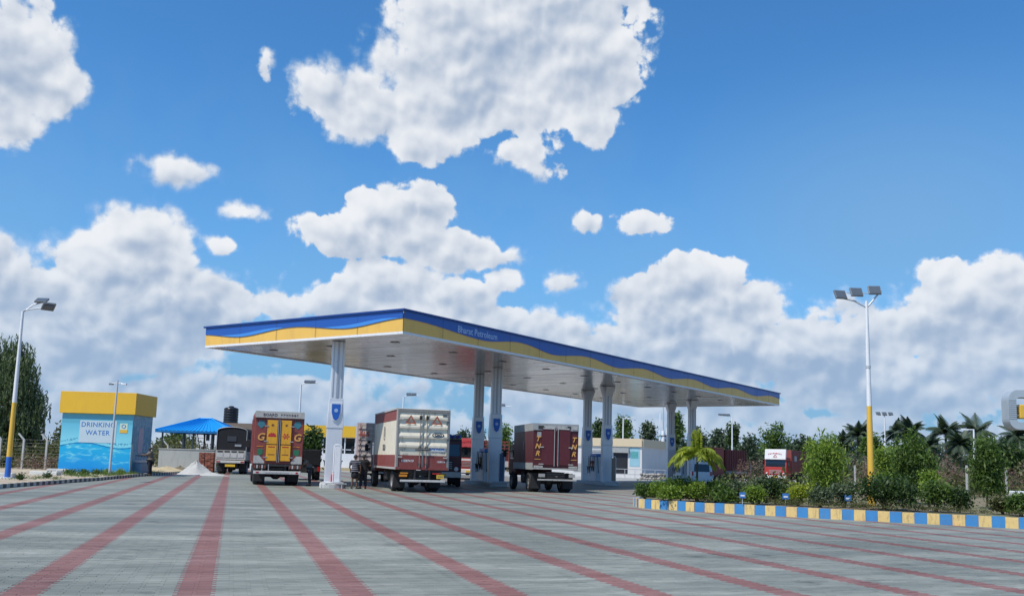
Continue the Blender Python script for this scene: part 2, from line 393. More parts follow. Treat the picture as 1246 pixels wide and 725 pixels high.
SP, BW, BD = 1.83, .20333, .10
def paver_mat(name, geo):
    m = bpy.data.materials.new(name); m.use_nodes = True; N = NT(m.node_tree); bs = m.node_tree.nodes['Principled BSDF']
    if geo:                       # real bricks: the red and the grey ones are slots; position in the forecourt frame comes from world space turned by the paving angle
        gp = N.n.new('ShaderNodeNewGeometry'); pos = N.v('MULTIPLY', gp.outputs['Position'], (1, 1, 0))
        rot = N.n.new('ShaderNodeVectorRotate'); rot.rotation_type = 'Z_AXIS'; N.put(rot.inputs['Vector'], pos); rot.inputs['Angle'].default_value = -HEAD
        q = rot.outputs[0]
    else: q = N.node('ShaderNodeTexCoord', out=3)
    x, y, z = N.xyz(q)
    # one random value per brick, from the running bond grid
    row = N.m('FLOOR', N.m('DIVIDE', y, BD)); off = N.m('MULTIPLY', N.m('FLOORED_MODULO', row, 2.0), BW * .25)
    colm = N.m('FLOOR', N.m('DIVIDE', N.m('ADD', N.m('SUBTRACT', x, off), .35), BW))
    wn = N.n.new('ShaderNodeTexWhiteNoise'); wn.noise_dimensions = '2D'; N.put(wn.inputs['Vector'], N.comb(colm, row, 0)); rnd = wn.outputs['Value']
    cx = N.m('ADD', N.m('MULTIPLY', N.m('ADD', colm, 0.5), BW), N.m('SUBTRACT', off, .35))
    k = N.m('SUBTRACT', N.m('FLOORED_MODULO', N.m('ADD', N.m('SUBTRACT', cx, off), .35 + SP / 2), SP), SP / 2)
    k = N.m('ADD', k, N.m('MULTIPLY', N.m('SUBTRACT', N.noise(N.comb(0, N.m('MULTIPLY', row, BD), N.m('MULTIPLY', N.m('FLOOR', N.m('DIVIDE', N.m('ADD', cx, .35 + SP / 2), SP)), 7.0)), .35, 2, .5), .5), .22))
    red = N.m('LESS_THAN', N.m('ABSOLUTE', k), .21)
    if geo is not None:
        pass
    w1 = N.noise(N.comb(N.m('MULTIPLY', x, .45), N.m('MULTIPLY', y, 1.5), 0), .55, 6, .62)
    w2 = N.noise(q, .09, 4, .55)
    w3 = N.noise(N.comb(N.m('MULTIPLY', x, .5), N.m('MULTIPLY', y, 3.0), 0), 1.6, 5, .7)
    grey = N.mix(N.ramp(w1, .38, .66), (.178, .190, .160), (.270, .280, .236))
    grey = N.mix(N.m('MULTIPLY', N.ramp(w3, .52, .70), N.ramp(w1, .45, .62)), grey, (.40, .395, .34))
    redc = N.mix(N.ramp(w1, .36, .66), (.200, .086, .070), (.265, .135, .116))
    redc = N.mix(N.m('MULTIPLY', N.ramp(w3, .56, .74), .55), redc, (.36, .27, .25))
    c = N.mix(red, grey, redc)
    run = N.noise(N.comb(N.m('MULTIPLY', x, .9), N.m('MULTIPLY', row, 7.3), 0), 1.0, 2, .5)
    f = N.m('MULTIPLY', N.m('MULTIPLY', N.ramp(rnd, 0, 1, .91, 1.09, False), N.ramp(run, .3, .7, .91, 1.08)), N.ramp(w2, .3, .7, .84, 1.10))
    tyre = N.ramp(N.noise(N.comb(N.m('MULTIPLY', x, 2.2), N.m('MULTIPLY', y, .05), 0), .8, 2, .5), .60, .72); f = N.m('MULTIPLY', f, N.m('SUBTRACT', 1.0, N.m('MULTIPLY', tyre, .13)))
    if not geo:                   # joints
        fy = N.m('FRACT', N.m('DIVIDE', y, BD)); fx = N.m('FRACT', N.m('DIVIDE', N.m('ADD', N.m('SUBTRACT', x, off), .35), BW))
        j = N.m('MAXIMUM', N.m('GREATER_THAN', N.m('ABSOLUTE', N.m('SUBTRACT', fy, .5)), .45), N.m('GREATER_THAN', N.m('ABSOLUTE', N.m('SUBTRACT', fx, .5)), .475))
        f = N.m('MULTIPLY', f, N.m('SUBTRACT', 1.0, N.m('MULTIPLY', j, .16)))
    st = N.noise(q, .8, 4, .6); oil = N.m('MULTIPLY', N.ramp(st, .60, .72), .42); f = N.m('MULTIPLY', f, N.m('SUBTRACT', 1.0, oil))
    c = N.mix(1.0, c, N.comb(f, f, f), 'MULTIPLY')
    N.put(bs.inputs['Base Color'], c); bs.inputs['Roughness'].default_value = .62; bs.inputs['Specular IOR Level'].default_value = .45
    bn = N.n.new('ShaderNodeBump'); bn.inputs['Distance'].default_value = .006; bn.inputs['Strength'].default_value = .5
    N.put(bn.inputs['Height'], N.m('ADD', N.m('MULTIPLY', rnd, .5), N.noise(q, 40, 3, .6))); N.link(bn.outputs[0], bs.inputs['Normal'])
    return m
M_pave = paver_mat('paving_sheet', False); M_brick = paver_mat('paving_brick', True)
M_bed = mat('joint_sand', (.21,.20,.17), .95, var=.2)

KL = [G(*p) for p in ((-140,606),(0, 593.8), (60, 589), (120, 584.3), (165, 579.8), (198, 577.5), (249, 573.5))] + [Vector((-29.5, 97, 0)), Vector((-34, 118, 0))]
Q0, Q1, R0_, R1_ = -9 * SP / 2 - .35 + .0, 11 * SP - .35 - SP * .5, 8.6, 20.6      # region of real bricks
Q0 = -.35 - 40 * BW; Q1 = -.35 + 84 * BW
fc = MB()
def rect(q0, q1, r0, r1, z): fc.poly([(q0, r0, z), (q1, r0, z), (q1, r1, z), (q0, r1, z)], 0 if z == 0 else 1)
rect(-120, Q0, -10, 125, 0); rect(Q1, 140, -10, 125, 0); rect(Q0, Q1, R1_, 125, 0); rect(Q0, Q1, -10, R0_, 0); rect(Q0, Q1, R0_, R1_, -.009)
for a, b in (((Q0, R0_), (Q1, R0_)), ((Q1, R0_), (Q1, R1_)), ((Q1, R1_), (Q0, R1_)), ((Q0, R1_), (Q0, R0_))):
    fc.poly([(a[0], a[1], -.009), (b[0], b[1], -.009), (b[0], b[1], 0), (a[0], a[1], 0)], 1)
forecourt = fc.build('paved_forecourt', [M_pave, M_bed], rotz=HEAD); tag(forecourt, kind='structure')

def brick_geo(mb_v, mb_f, x, y, z, tx, ty):
    hx, hy = BW / 2 - .0007, BD / 2 - .0007; c = .0025; b = len(mb_v)
    for sx, sy in ((-1,-1),(1,-1),(1,1),(-1,1)): mb_v.append((x + sx * hx, y + sy * hy, -.055))
    for sx, sy in ((-1,-1),(1,-1),(1,1),(-1,1)): mb_v.append((x + sx * hx, y + sy * hy, z - c + tx * sx + ty * sy))
    for sx, sy in ((-1,-1),(1,-1),(1,1),(-1,1)): mb_v.append((x + sx * (hx - c), y + sy * (hy - c), z + tx * sx + ty * sy))
    for k in (0, 4):
        for i in range(4): j = (i + 1) % 4; mb_f.append((b + k + i, b + k + j, b + k + 4 + j, b + k + 4 + i))
    mb_f.append((b + 8, b + 9, b + 10, b + 11))
vv, ff, cand = [], [], []
nr0, nr1 = int(round(R0_ / BD)), int(round(R1_ / BD))
for row in range(nr0, nr1):
    off = BW * .25 if row % 2 else 0
    for i in range(0, 124):
        x = Q0 + off + BW * (i + .5)
        if x + BW / 2 > Q1 + .06: continue
        y = (row + .5) * BD
        wp = QD * x + RD * y
        if wp.y < 10.2: continue
        if abs(wp.x) > .60 * wp.y + 1.0: continue
        cand.append((wp.y, x, y, wp.x))
cand.sort()
bm_one = None
near = [c for c in cand if abs(c[3]) < .535 * c[0] and c[0] > 10.75][:300]; nearset = set(id(c) for c in near)
v1, f1 = [], []; brick_geo(v1, f1, 0, 0, 0, 0, 0)
me_b = bpy.data.meshes.new('brick'); me_b.from_pydata(v1, [], f1); me_b.materials.append(M_brick)
for c in near:
    inst('brick', me_b, forecourt, (c[1], c[2], .0005 + random.uniform(-.0025, .0025)), (random.uniform(-.008, .008), random.uniform(-.006, .006), 0))
for c in cand:
    if id(c) in nearset: continue
    brick_geo(vv, ff, c[1], c[2], .0005 + random.uniform(-.0025, .0025), random.uniform(-.0008, .0008), random.uniform(-.0008, .0008))
me = bpy.data.meshes.new('paving_bricks'); me.from_pydata(vv, [], ff); me.materials.append(M_brick)
o = inst('paving_bricks', me, forecourt, (0, 0, 0)); o['kind'] = 'stuff'

# far service road behind the island and the building
sr = MB(); sr.poly([(-60, 118, .004), (90, 60, .004), (150, 110, .004), (150, 150, .004), (-60, 150, .004)])
tag(sr.build('service_road', M_pave2), kind='structure')

# ---------------------------------------------------------------- left verge and kerb
vg = MB(); pl = [(p.x - .14, p.y, .13) for p in KL]; vg.poly(pl + [(-90, 118, .13), (-90, KL[0].y, .13)]); tag(vg.build('left_verge', M_sand), kind='structure')
M_kw = mat('kerb_white_paint', (.50,.50,.46), .85, var=.15, dirt=.4, scale=5); M_kb = mat('kerb_black_paint', (.10,.11,.10), .8, var=.3, dirt=.3, scale=5)
def kerb_run(pts, blk, w, h, ma, mb_, name, parent, cap=300):
    ms = [MB().bb(-blk/2 + .004, blk/2 - .004, -w/2, w/2, -.1, h) for _ in (0, 1)]
    mes = [m_.build(name, mm, mesh_only=True) for m_, mm in zip(ms, (ma, mb_))]
    k = 0; carry = 0.0
    for a, b in zip(pts, pts[1:]):
        d = (b - a); L = d.length; d.normalize(); t = carry
        while t < L and k < cap:
            p = a + d * (t + 0); ang = math.atan2(d.y, d.x)
            o = inst(name, mes[k % 2], parent, (p.x, p.y, 0), (0, 0, ang)); k += 1; t += blk
            o.location.z = random.uniform(-.009, .009); o.rotation_euler.z += random.uniform(-.02, .02)
        carry = t - L
    return k
KPL = [Vector((p.x, p.y, 0)) for p in KL]
kb = MB()
for a, b in zip(KPL, KPL[1:]):
    d = (b - a).normalized(); n = Vector((-d.y, d.x, 0)) * .07
    kb.poly([a - n + Vector((0,0,.02)), b - n + Vector((0,0,.02)), b + n + Vector((0,0,.02)), a + n + Vector((0,0,.02))])
kerb_l = kb.build('kerb', M_conc); tag(kerb_l, kind='structure')
kerb_run(KPL, .36, .15, .17, M_kb, M_kw, 'kerb_block', kerb_l)

# ---------------------------------------------------------------- planted island on the right
KR = [(773.8,608.0),(774.2,615.2),(780,617.3),(795.7,618.7),(824.5,620.5),(847,622),(889.4,624.3),(930,626.6),(991,630),(1042,632.7),(1117.5,636.5),(1246,643),(1400,651)]
KRP = [G(*p) for p in KR]; KRP[0] = KRP[1] + Vector((.9, 3.2, 0)); KRP = [KRP[0] + Vector((3, 3.5, 0))] + KRP
isl = [(p.x + .02, p.y + .06, .30) for p in KRP] + [(50, 18, .36), (60, 60, .36), (24, 58, .36)]
im = MB(); im.poly(isl); tag(im.build('planted_island', M_soil), kind='structure')
M_ky = mat('kerb_yellow_paint', (.74,.52,.20), .7, var=.16, dirt=.6, scale=3, bump=.3); M_kbl = mat('kerb_blue_paint', (.045,.23,.50), .65, var=.22, dirt=.5, scale=3, bump=.3)
kb = MB()
for a, b in zip(KRP, KRP[1:]):
    d = (b - a).normalized(); n = Vector((-d.y, d.x, 0)) * .10
    q = [a - n, b - n, b + n, a + n]; kb.poly([p + Vector((0, 0, .31)) for p in q])
    kb.poly([a - n + Vector((0,0,-.05)), b - n + Vector((0,0,-.05)), b - n + Vector((0,0,.31)), a - n + Vector((0,0,.31))])
kerb_r = kb.build('kerb', M_conc); tag(kerb_r, kind='structure')
kerb_run([Vector((p.x, p.y, 0)) for p in KRP], .365, .23, .33, M_ky, M_kbl, 'kerb_block', kerb_r)

# ---------------------------------------------------------------- canopy
CO = Vector((-5.31, 45.02, 0)); CROT = R(90 - 34.8)
E1 = Vector((math.cos(CROT), math.sin(CROT), 0)); E2 = Vector((-E1.y, E1.x, 0)); CL_, CW_, ZB, ZT = 54.45, 15.0, 7.6, 8.72
canopy = thing('canopy', 'long flat forecourt canopy with wavy blue and yellow fascia on tall columns', 'canopy', CO, CROT)
M_soff = mat('soffit_panel_paint', (.50,.51,.53), .20, .45, var=.12, scale=.35, dirt=.12)
M_cy = mat('fascia_yellow', (.84,.50,.10), .42, var=.07, scale=.5, dirt=.16); M_cb = mat('fascia_blue', (.02,.10,.40), .38, var=.07, scale=.4); M_clb = mat('fascia_light_blue', (.06,.26,.68), .38, var=.04); M_cap = mat('fascia_cap_blue', (.012,.055,.24), .45)
MB().bb(.3, CL_ - .3, .3, CW_ - .3, ZB + .08, ZT - .05).build('roof_slab', M_galv, canopy)
fr = MB()
for (a, b, c, d) in ((-.02, CL_ + .02, -.02, .30), (-.02, CL_ + .02, CW_ - .30, CW_ + .02)): fr.bb(a, b, c, d, ZB - .02, ZB + .10)
for (a, b) in ((-.02, .30), (CL_ - .30, CL_ + .02)): fr.bb(a, b, .302, CW_ - .302, ZB - .02, ZB + .10)
fr.build('soffit_edge_trim', M_white, canopy)
npan = 90; pw = (CL_ - .6) / npan
pme = MB().bb(-pw/2 + .006, pw/2 - .006, 0, CW_ - .6, 0, .05).build('soffit_panel', M_soff, mesh_only=True)
for i in range(npan): inst('soffit_panel', pme, canopy, (.3 + pw * (i + .5), .3, ZB + .02 + random.uniform(-.004, .004)), (random.uniform(-.0005, .0005), random.uniform(-.006, .006), 0))
def wave(s, dips, first):
    # height of the blue's lower edge as a share of the fascia
    ks = sorted(dips)
    for i in range(len(ks) - 1):
        if ks[i] <= s <= ks[i + 1]:
            t = (s - ks[i]) / (ks[i + 1] - ks[i]); return .34 + .30 * (.5 - .5 * math.cos(2 * math.pi * t)) ** .9
    return .34
LD = [-5.2, 6.6, 13.7, 21.7, 29.9, 38.5, 47.6, 57]; SD = [-4, 3.7, 11.9, 19.5]
def fascia(side):
    n = 220; long_ = side in ('front', 'back'); L = CL_ if long_ else CW_; dips = LD if long_ else SD
    def pos(t, out, z):
        return {'front': (t, -out, z), 'back': (t, CW_ + out, z), 'near': (-out, t, z), 'far': (CL_ + out, t, z)}[side]
    zb = ZB + .10; H = ZT - zb
    ye = MB(); bl = MB(); hl = MB()
    flip = side in ('back', 'near')
    def q(mb, a, b, c, d):
        ps = [a, b, c, d]; mb.poly(ps[::-1] if flip else ps)
    o1, o2 = .015, .05
    q(ye, pos(0, o1, zb), pos(L, o1, zb), pos(L, o1, ZT), pos(0, o1, ZT))
    ye.poly([pos(0, o1, zb), pos(0, -.1, zb), pos(L, -.1, zb), pos(L, o1, zb)])
    for i in range(n):
        t0, t1 = L * i / n, L * (i + 1) / n; w0, w1 = zb + H * wave(t0, dips, 0), zb + H * wave(t1, dips, 0)
        q(bl, pos(t0, o2, w0), pos(t1, o2, w1), pos(t1, o2, ZT), pos(t0, o2, ZT))
        bl.poly([pos(t0, o1, w0), pos(t0, o2, w0), pos(t1, o2, w1), pos(t1, o1, w1)])
        if side in ('near',):
            def hb(t):
                dd = min(abs(t - k) for k in dips); return max(0, .17 * (1 - (dd / 2.6) ** 2))
            h0, h1 = hb(t0 + .9), hb(t1 + .9)
            if h0 > 0 or h1 > 0: q(hl, pos(t0, o2 + .006, w0 + .015), pos(t1, o2 + .006, w1 + .015), pos(t1, o2 + .006, w1 + .02 + H * h1), pos(t0, o2 + .006, w0 + .02 + H * h0))
    a = ye.build('fascia_band', M_cy, canopy); a['label'] = 'golden yellow fascia band'
    b = bl.build('fascia_wave', M_cb, canopy); b['label'] = 'deep blue band with wavy lower edge'
    if hl.v: hl.build('wave_highlight', M_clb, b)
for s_ in ('front', 'back', 'near', 'far'): fascia(s_)
cp = MB()
cp.bb(-.13, CL_ + .13, -.13, .2, ZT, ZT + .09); cp.bb(-.13, CL_ + .13, CW_ - .2, CW_ + .13, ZT, ZT + .09); cp.bb(-.13, .2, .2, CW_ - .2, ZT, ZT + .09); cp.bb(CL_ - .2, CL_ + .13, .2, CW_ - .2, ZT, ZT + .09)
cp.build('roof_edge_cap', M_cap, canopy)
for s_ in range(1, 18):
    MB().bb(s_ * 3.02 - .009, s_ * 3.02 + .009, -.0535, -.0505, ZB + .11, ZT - .004).build('panel_joint', mat('joint_dark', (.05,.05,.07), .6), canopy)  # thin dark seam lines between the fascia panels
for s_ in range(1, 5):
    MB().bb(-.0535, -.0505, s_ * 3.0 - .009, s_ * 3.0 + .009, ZB + .11, ZT - .004).build('panel_joint', MC['joint_dark'], canopy)
text('lettering', 'Bharat Petroleum', .50, mat('lettering_pale_blue', (.42,.56,.80), .5, var=0), canopy, (6.0, -.058, ZT - .36), '-y', bold=.004)
# recessed soffit lights
M_lamp = mat('light_lens', (.30,.32,.33), .25, var=0); 
lm = MB().bb(-.19, .19, -.19, .19, -.02, .0).build('ceiling_light', M_dark, mesh_only=True)
lm.materials[0] = mat('fixture_grey', (.16,.16,.17), .5)
lm2 = MB().bb(-.15, .15, -.15, .15, -.027, -.022).build('lens', M_lamp, mesh_only=True)
for i in range(11):
    for w in (2.8, 7.5, 12.2):
        o = inst('ceiling_light', lm, canopy, (2.6 + 4.9 * i, w, ZB + .012)); inst('lens', lm2, o, (0, 0, 0))
M_ccol = mat('column_cladding', (.70,.73,.77), .32, .15, var=.05, dirt=.06)
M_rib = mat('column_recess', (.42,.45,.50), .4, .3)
COLS = []
for s_, w_, kind in ((1.2, 5.5, 0), (15.6, 5.5, 0), (30.5, 5.5, 1), (46.6, 5.5, 1), (4.95, 9.3, 0), (18.8, 9.3, 0), (34.0, 9.3, 1), (50.2, 9.3, 1)):
    hl_ = -CROT + HEAD       # columns are turned with the lanes
    b = MB()
    b.box((0, 0, 1.6), (.80, .42, 2.9)); b.prism([(-.43, 3.05), (.43, 3.05), (.36, 4.6), (-.36, 4.6)], 'y', -.23, .23)
    top = ZB
    c = b.build('column', M_ccol, canopy, bevel=.02, loc=(s_, w_, 0), rotz=hl_)
    u = MB(); u.bb(-.33, .33, -.2, .2, 4.6, top)
    if kind: 
        u.prism([(-.33, top - .75), (.33, top - .75), (.58, top), (-.58, top)], 'y', -.26, .26)
        u.prism([(-.26, top - .7), (.26, top - .7), (.55, top), (-.55, top)], 'x', -.30, .30)
    u.build('shaft', M_ccol, c, bevel=.03)
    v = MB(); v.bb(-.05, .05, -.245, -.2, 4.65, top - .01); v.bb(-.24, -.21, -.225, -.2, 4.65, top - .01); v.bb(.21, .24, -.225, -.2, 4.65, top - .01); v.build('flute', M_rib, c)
    # shield
    z0 = 3.45
    sh = [(-.22, z0 + .86), (-.22, z0 + .42), (-.13, z0 + .10), (0, z0), (.13, z0 + .10), (.22, z0 + .42), (.22, z0 + .86)][::-1]
    big = [(x * 1.3, z0 + (z - z0 - .43) * 1.16 + .43) for x, z in sh]
    bs = MB(); bs.prism(big, 'y', -.28, -.225); bo = bs.build('emblem_plate', M_white, c)
    b2 = MB(); b2.prism(sh, 'y', -.30, -.281); b2.build('emblem', M_blue, bo)
    b3 = MB(); b3.lathe([(.10, 0), (.10, .012)], (0, 0, 0), 20); e3 = b3.build('emblem_disc', mat('emblem_light', (.35,.5,.75), .5), bo); e3.location = (0, -.30, z0 + .52); e3.rotation_euler = (R(90), 0, 0)
    COLS.append((CO + E1 * s_ + E2 * w_, c))

# pump islands (raised concrete strips along the lanes) with dispensers
M_isl = mat('pump_island_concrete', (.52,.52,.50), .8, var=.12, dirt=.2)
M_disp = mat('dispenser_panel', (.55,.62,.68), .4, .1, dirt=.1); M_hose = mat('hose_rubber', (.012,.012,.014), .5)
def hose(mb, a, b, sag, side):
    pts = []
    for i in range(13):
        t = i / 12; p = Vector(a).lerp(Vector(b), t); p.z -= sag * math.sin(math.pi * t); p.y += side * math.sin(math.pi * t); pts.append(p)
    mb.tube(pts, .022, 6)
names_ = ['nearest to the camera', 'behind the cream container lorry', 'behind the maroon lorry', 'beside the small palm']
for i in range(4):
    a, b = COLS[i][0], COLS[i + 4][0]; d = (b - a); L = d.length; mid = (a + b) / 2
    isl_ = MB(); 
    lng = L / 2 + 1.0
    ring = []
    for k in range(8): an = math.pi * k / 7; ring.append((.62 * math.cos(an), lng + .35 * math.sin(an)))
    for k in range(8): an = math.pi + math.pi * k / 7; ring.append((.62 * math.cos(an), -lng + .35 * math.sin(an)))
    isl_.prism(ring, 'z', -.02, .22); rot = math.atan2(d.y, d.x) - math.pi / 2
    top_ = thing('pump_island', ['white raised pump island under the first column beside the two standing men', 'raised pump island between the cream container lorry and the maroon lorry', 'raised pump island just right of the maroon lorry', 'raised pump island under the last columns behind the shrubs'][i], 'pump island', (mid.x, mid.y, 0), rot, 'raised pump islands under the canopy')
    isl_.build('plinth', M_isl, top_, bevel=.02)
    # pipe guard at the near end
    gd = MB(); y0 = -lng - .05; gd.tube([(-.5, y0 - .45, 0), (-.5, y0 - .45, .30), (.5, y0 - .45, .30), (.5, y0 - .45, 0)], .035, 8); gd.build('guard_rail', M_galv, top_)
    dsp = thing('fuel_dispenser', ['pale fuel dispenser with black hoses beside the first column and the bent man', 'tall fuel dispenser with black hoses between the second pair of columns', 'pale blue fuel dispenser with looped black hoses right of the maroon lorry', 'fuel dispenser with black hoses behind the small palm'][i], 'fuel dispenser', (mid.x, mid.y, .22), rot, 'fuel dispensers between the column pairs')
    MB().box((0, 0, .95), (.7, 1.9, 1.9)).build('cabinet', M_disp, dsp, bevel=.04)
    MB().box((0, 0, 2.05), (.5, 1.6, .28)).build('head', mat('dispenser_blue', (.05,.2,.5), .4), dsp, bevel=.03)
    for sx in (-1, 1):
        MB().bb(sx * .352 - .02, sx * .352 + .02, -.5, .5, 1.1, 1.6).build('display', M_glass, dsp)
        hm = MB()
        for yy in (-.75, -.35, .35, .75): hose(hm, (sx * .38, yy, 2.0), (sx * .42, yy + .12, .9), .75 if yy > 0 else .55, .12)
        hm.build('hose', M_hose, dsp)
        nz = MB()
        for yy in (-.63, -.23, .47, .87): nz.tube([(sx * .43, yy, .85), (sx * .45, yy, 1.1), (sx * .52, yy, 1.16)], .035, 6)
        nz.build('nozzle', M_black, dsp)
    # hoses seen from the camera side
    hm = MB()
    for xx in (-.2, .15, .3): hose(hm, (xx, -.98, 1.95), (xx + .08, -1.0, .8), .6, -.08)
    hm.build('hose', M_hose, dsp)
    sp = thing('island_sign_post', ['slim pale guard post with side panel in front of the first column', 'slim dark blue panel post in front of the second column pair', 'slim bronze panel post in front of the third column pair', 'slim panel post in front of the last column pair'][i], 'sign post', a + (a - b).normalized() * 1.0 + Vector((.14, 0, .22)), rot, 'slim posts at the island ends')
    MB().bb(-.05, .23, -.06, .06, .05, 1.85).build('panel', [M_white, mat('panel_slate', (.08,.13,.20), .4), mat('panel_bronze', (.22,.17,.13), .4), M_galv][i], sp, bevel=.01)
    MB().tube([(-.1, 0, 0), (-.1, 0, 1.9), (-.05, 0, 1.97), (.2, 0, 1.97), (.27, 0, 1.9), (.27, 0, 0)], .025, 8).build('frame', M_white, sp)
    MB().bb(-.45, .6, -.3, .3, 0, .02).build('foot_plate', M_galv, sp)
ex = thing('fire_extinguisher', 'red fire extinguisher standing at the foot of the first column', 'fire extinguisher', P(404.5, 585.3, 48.6) , 0)
ex.location.z = .22
MB().lathe([(.085, 0), (.09, .02), (.09, .42), (.06, .50), (.03, .52), (.03, .56)], n=14).build('cylinder', mat('extinguisher_red', (.5,.02,.02), .35), ex)
MB().bb(-.02, .1, -.015, .015, .56, .60).build('lever', M_black, ex); MB().tube([(.05, 0, .57), (.13, 0, .5), (.12, 0, .2)], .013, 6).build('hose', M_black, ex)

# ---------------------------------------------------------------- lorries
M_rim = mat('wheel_rim', (.30,.28,.26), .5, .4, dirt=.4)
M_maroon = mat('maroon_paint', (.25,.055,.045), .6, var=.2, scale=1.5, dirt=.45)
M_dkmar = mat('dark_maroon_paint', (.095,.016,.018), .5, var=.15, scale=1.2, dirt=.15)
M_cream = mat('cream_paint', (.78,.70,.54), .55, var=.10, scale=1.3, dirt=.42)
M_truckyel = mat('lorry_yellow', (.80,.39,.022), .45, var=.12, scale=2.5, dirt=.4)
M_plate = mat('number_plate_yellow', (.80,.50,.04), .4, var=.05)
M_lampred = mat('tail_lamp_red', (.45,.02,.02), .3); M_amber = mat('amber_reflector', (.7,.25,.02), .3)
M_offw = mat('dirty_white', (.48,.46,.42), .6, var=.16, scale=3, dirt=.55)
M_dgreen = mat('green_trim', (.03,.17,.08), .5); M_teal = mat('teal_trim', (.05,.20,.24), .5)
M_hinge = mat('door_hardware', (.42,.41,.40), .5, .4, dirt=.3)
M_headlamp = mat('headlamp_glass', (.75,.77,.78), .12)
M_bump = mat('bumper_white', (.62,.60,.56), .5, dirt=.45, scale=4)

def marks(par, cx, y, cz, n, wid, h, m, arch=0.0, seed=1):      # worn lettering that cannot be read: a row of uneven letter strokes
    rs = random.Random(seed); b = MB(); st = wid / n
    for k in range(n):
        x = cx - wid / 2 + st * (k + .5); hh = h * rs.uniform(.6, 1); z = cz - arch * ((x - cx) / (wid / 2)) ** 2
        b.bb(x - st * .36, x - st * .18, y - .003, y, z - hh / 2, z + hh / 2); b.bb(x - st * .17, x + st * .30, y - .003, y, z + hh * rs.uniform(-.4, .2), z + hh * .42)
        if rs.random() < .6: b.bb(x + st * .12, x + st * .28, y - .003, y, z - hh / 2, z - hh * .02)
    o = b.build('worn_lettering', m, par); o['kind'] = 'stuff'; return o
def wheel_meshes():
    R_ = .5; n = 28
    t = MB(); prof = [(.30, -.13), (.44, -.145), (.49, -.11), (.50, -.06), (.50, .06), (.49, .11), (.44, .145), (.30, .13)]
    rings = []
    for r, x in prof: rings.append(t.pts([(x, r * math.cos(2*math.pi*k/n), r * math.sin(2*math.pi*k/n)) for k in range(n)]))
    for a, b in zip(rings, rings[1:] + rings[:1]):
        for k in range(n): t.face([a + k, b + k, b + (k + 1) % n, a + (k + 1) % n], 0, True)
    r = MB(); prof = [(.02, .02), (.10, .03), (.13, .10), (.17, .10), (.19, -.02), (.26, -.01), (.29, .12), (.305, .13)]
    for sg in (1, -1):
        rings = [r.pts([(sg * x, rr * math.cos(2*math.pi*k/18), rr * math.sin(2*math.pi*k/18)) for k in range(18)]) for rr, x in prof]
        for a, b in zip(rings, rings[1:]):
            for k in range(18): r.face([a + k, b + k, b + (k + 1) % 18, a + (k + 1) % 18], 0, True)
    return t.build('wheel', M_black, mesh_only=True), r.build('rim', M_rim, mesh_only=True)
ME_TYRE, ME_RIM = wheel_meshes()
def wheel(par, x, y, r=.5, dual=False):
    for dx in ((0, -.3 if x > 0 else .3) if dual else (0,)):
        o = inst('wheel', ME_TYRE, par, (x + dx, y, r), scale=(1, r / .5, r / .5))
        inst('rim', ME_RIM, o, (0, 0, 0))

def underbody(t, L, w=2.3, zf=.95, wr=.5, rear=(1.5,), front=None, rearw=True):
    b = MB()
    for sx in (-.42, .42): b.bb(sx - .05, sx + .05, .12, L + (1.6 if front else 0), zf - .27, zf - .03)
    for y in np.arange(.3, L, .9): b.bb(-.42, .42, y, y + .08, zf - .22, zf - .08)
    b.build('chassis', M_dark, t)
    for y in rear:
        for sx in (-1, 1): wheel(t, sx * (w / 2 - .16), y, wr, True)
        MB().tube([(-w/2 + .3, y, wr), (w/2 - .3, y, wr)], .09, 8).lathe([(.12, -.2), (.23, -.1), (.25, .0), (.23, .1), (.12, .2)], (0, y, wr), 12).build('axle', M_dark, t)
    if front:
        for sx in (-1, 1): wheel(t, sx * (w / 2 - .14), front, wr)
    b = MB()
    b.bb(-w/2 + .1, -w/2 + .55, L * .52, L * .52 + 1.0, .5, .9); b.build('fuel_tank', M_dark, t, bevel=.04)
    MB().bb(-w/2 + .25, w/2 - .25, L * .72, L * .72 + .5, .42, zf - .05).build('underfloor_box', M_dark, t)  # added dark box so the gap under the body reads dark
    MB().bb(-.5, .5, .25, .9, zf - .45, zf - .28).build('underrun_guard', M_dark, t)
    b = MB()
    for sx in (-1, 1): b.bb(sx * (w/2 - .16) - .27, sx * (w/2 - .16) + .27, rear[0] - wr - .22, rear[0] - wr - .20, .22, zf - .1)
    for sx in (-1, 1):
        q = MB(); q.bb(sx * (w/2 - .3) - .28, sx * (w/2 - .3) + .28, rear[0] - wr - .14, rear[0] - wr - .12, .20, zf - .1); q.build('mudflap', M_black, t)

def rear_cab(t, y, w=2.3, h=2.5, z=.85, m=None):
    c = MB(); c.prism([(y, z), (y + 1.75, z - .1), (y + 1.8, z + .9), (y + 1.45, h), (y, h)][::-1], 'x', -w/2, w/2)
    o = c.build('cab', m or M_maroon, t, bevel=.05)
    for sx in (-1, 1):
        q = MB(); q.bb(sx * (w/2 + .003) - .006, sx * (w/2 + .003) + .006, y + .45, y + 1.4, z + .85, h - .25); q.build('side_window', M_glass, o)
        q = MB(); q.tube([(sx * w/2, y + 1.5, h - .4), (sx * (w/2 + .3), y + 1.65, h - .3), (sx * (w/2 + .3), y + 1.65, h - .6)], .02, 6); q.box((sx * (w/2 + .3), y + 1.62, h - .55), (.2, .05, .38)); q.build('mirror', M_black, o)

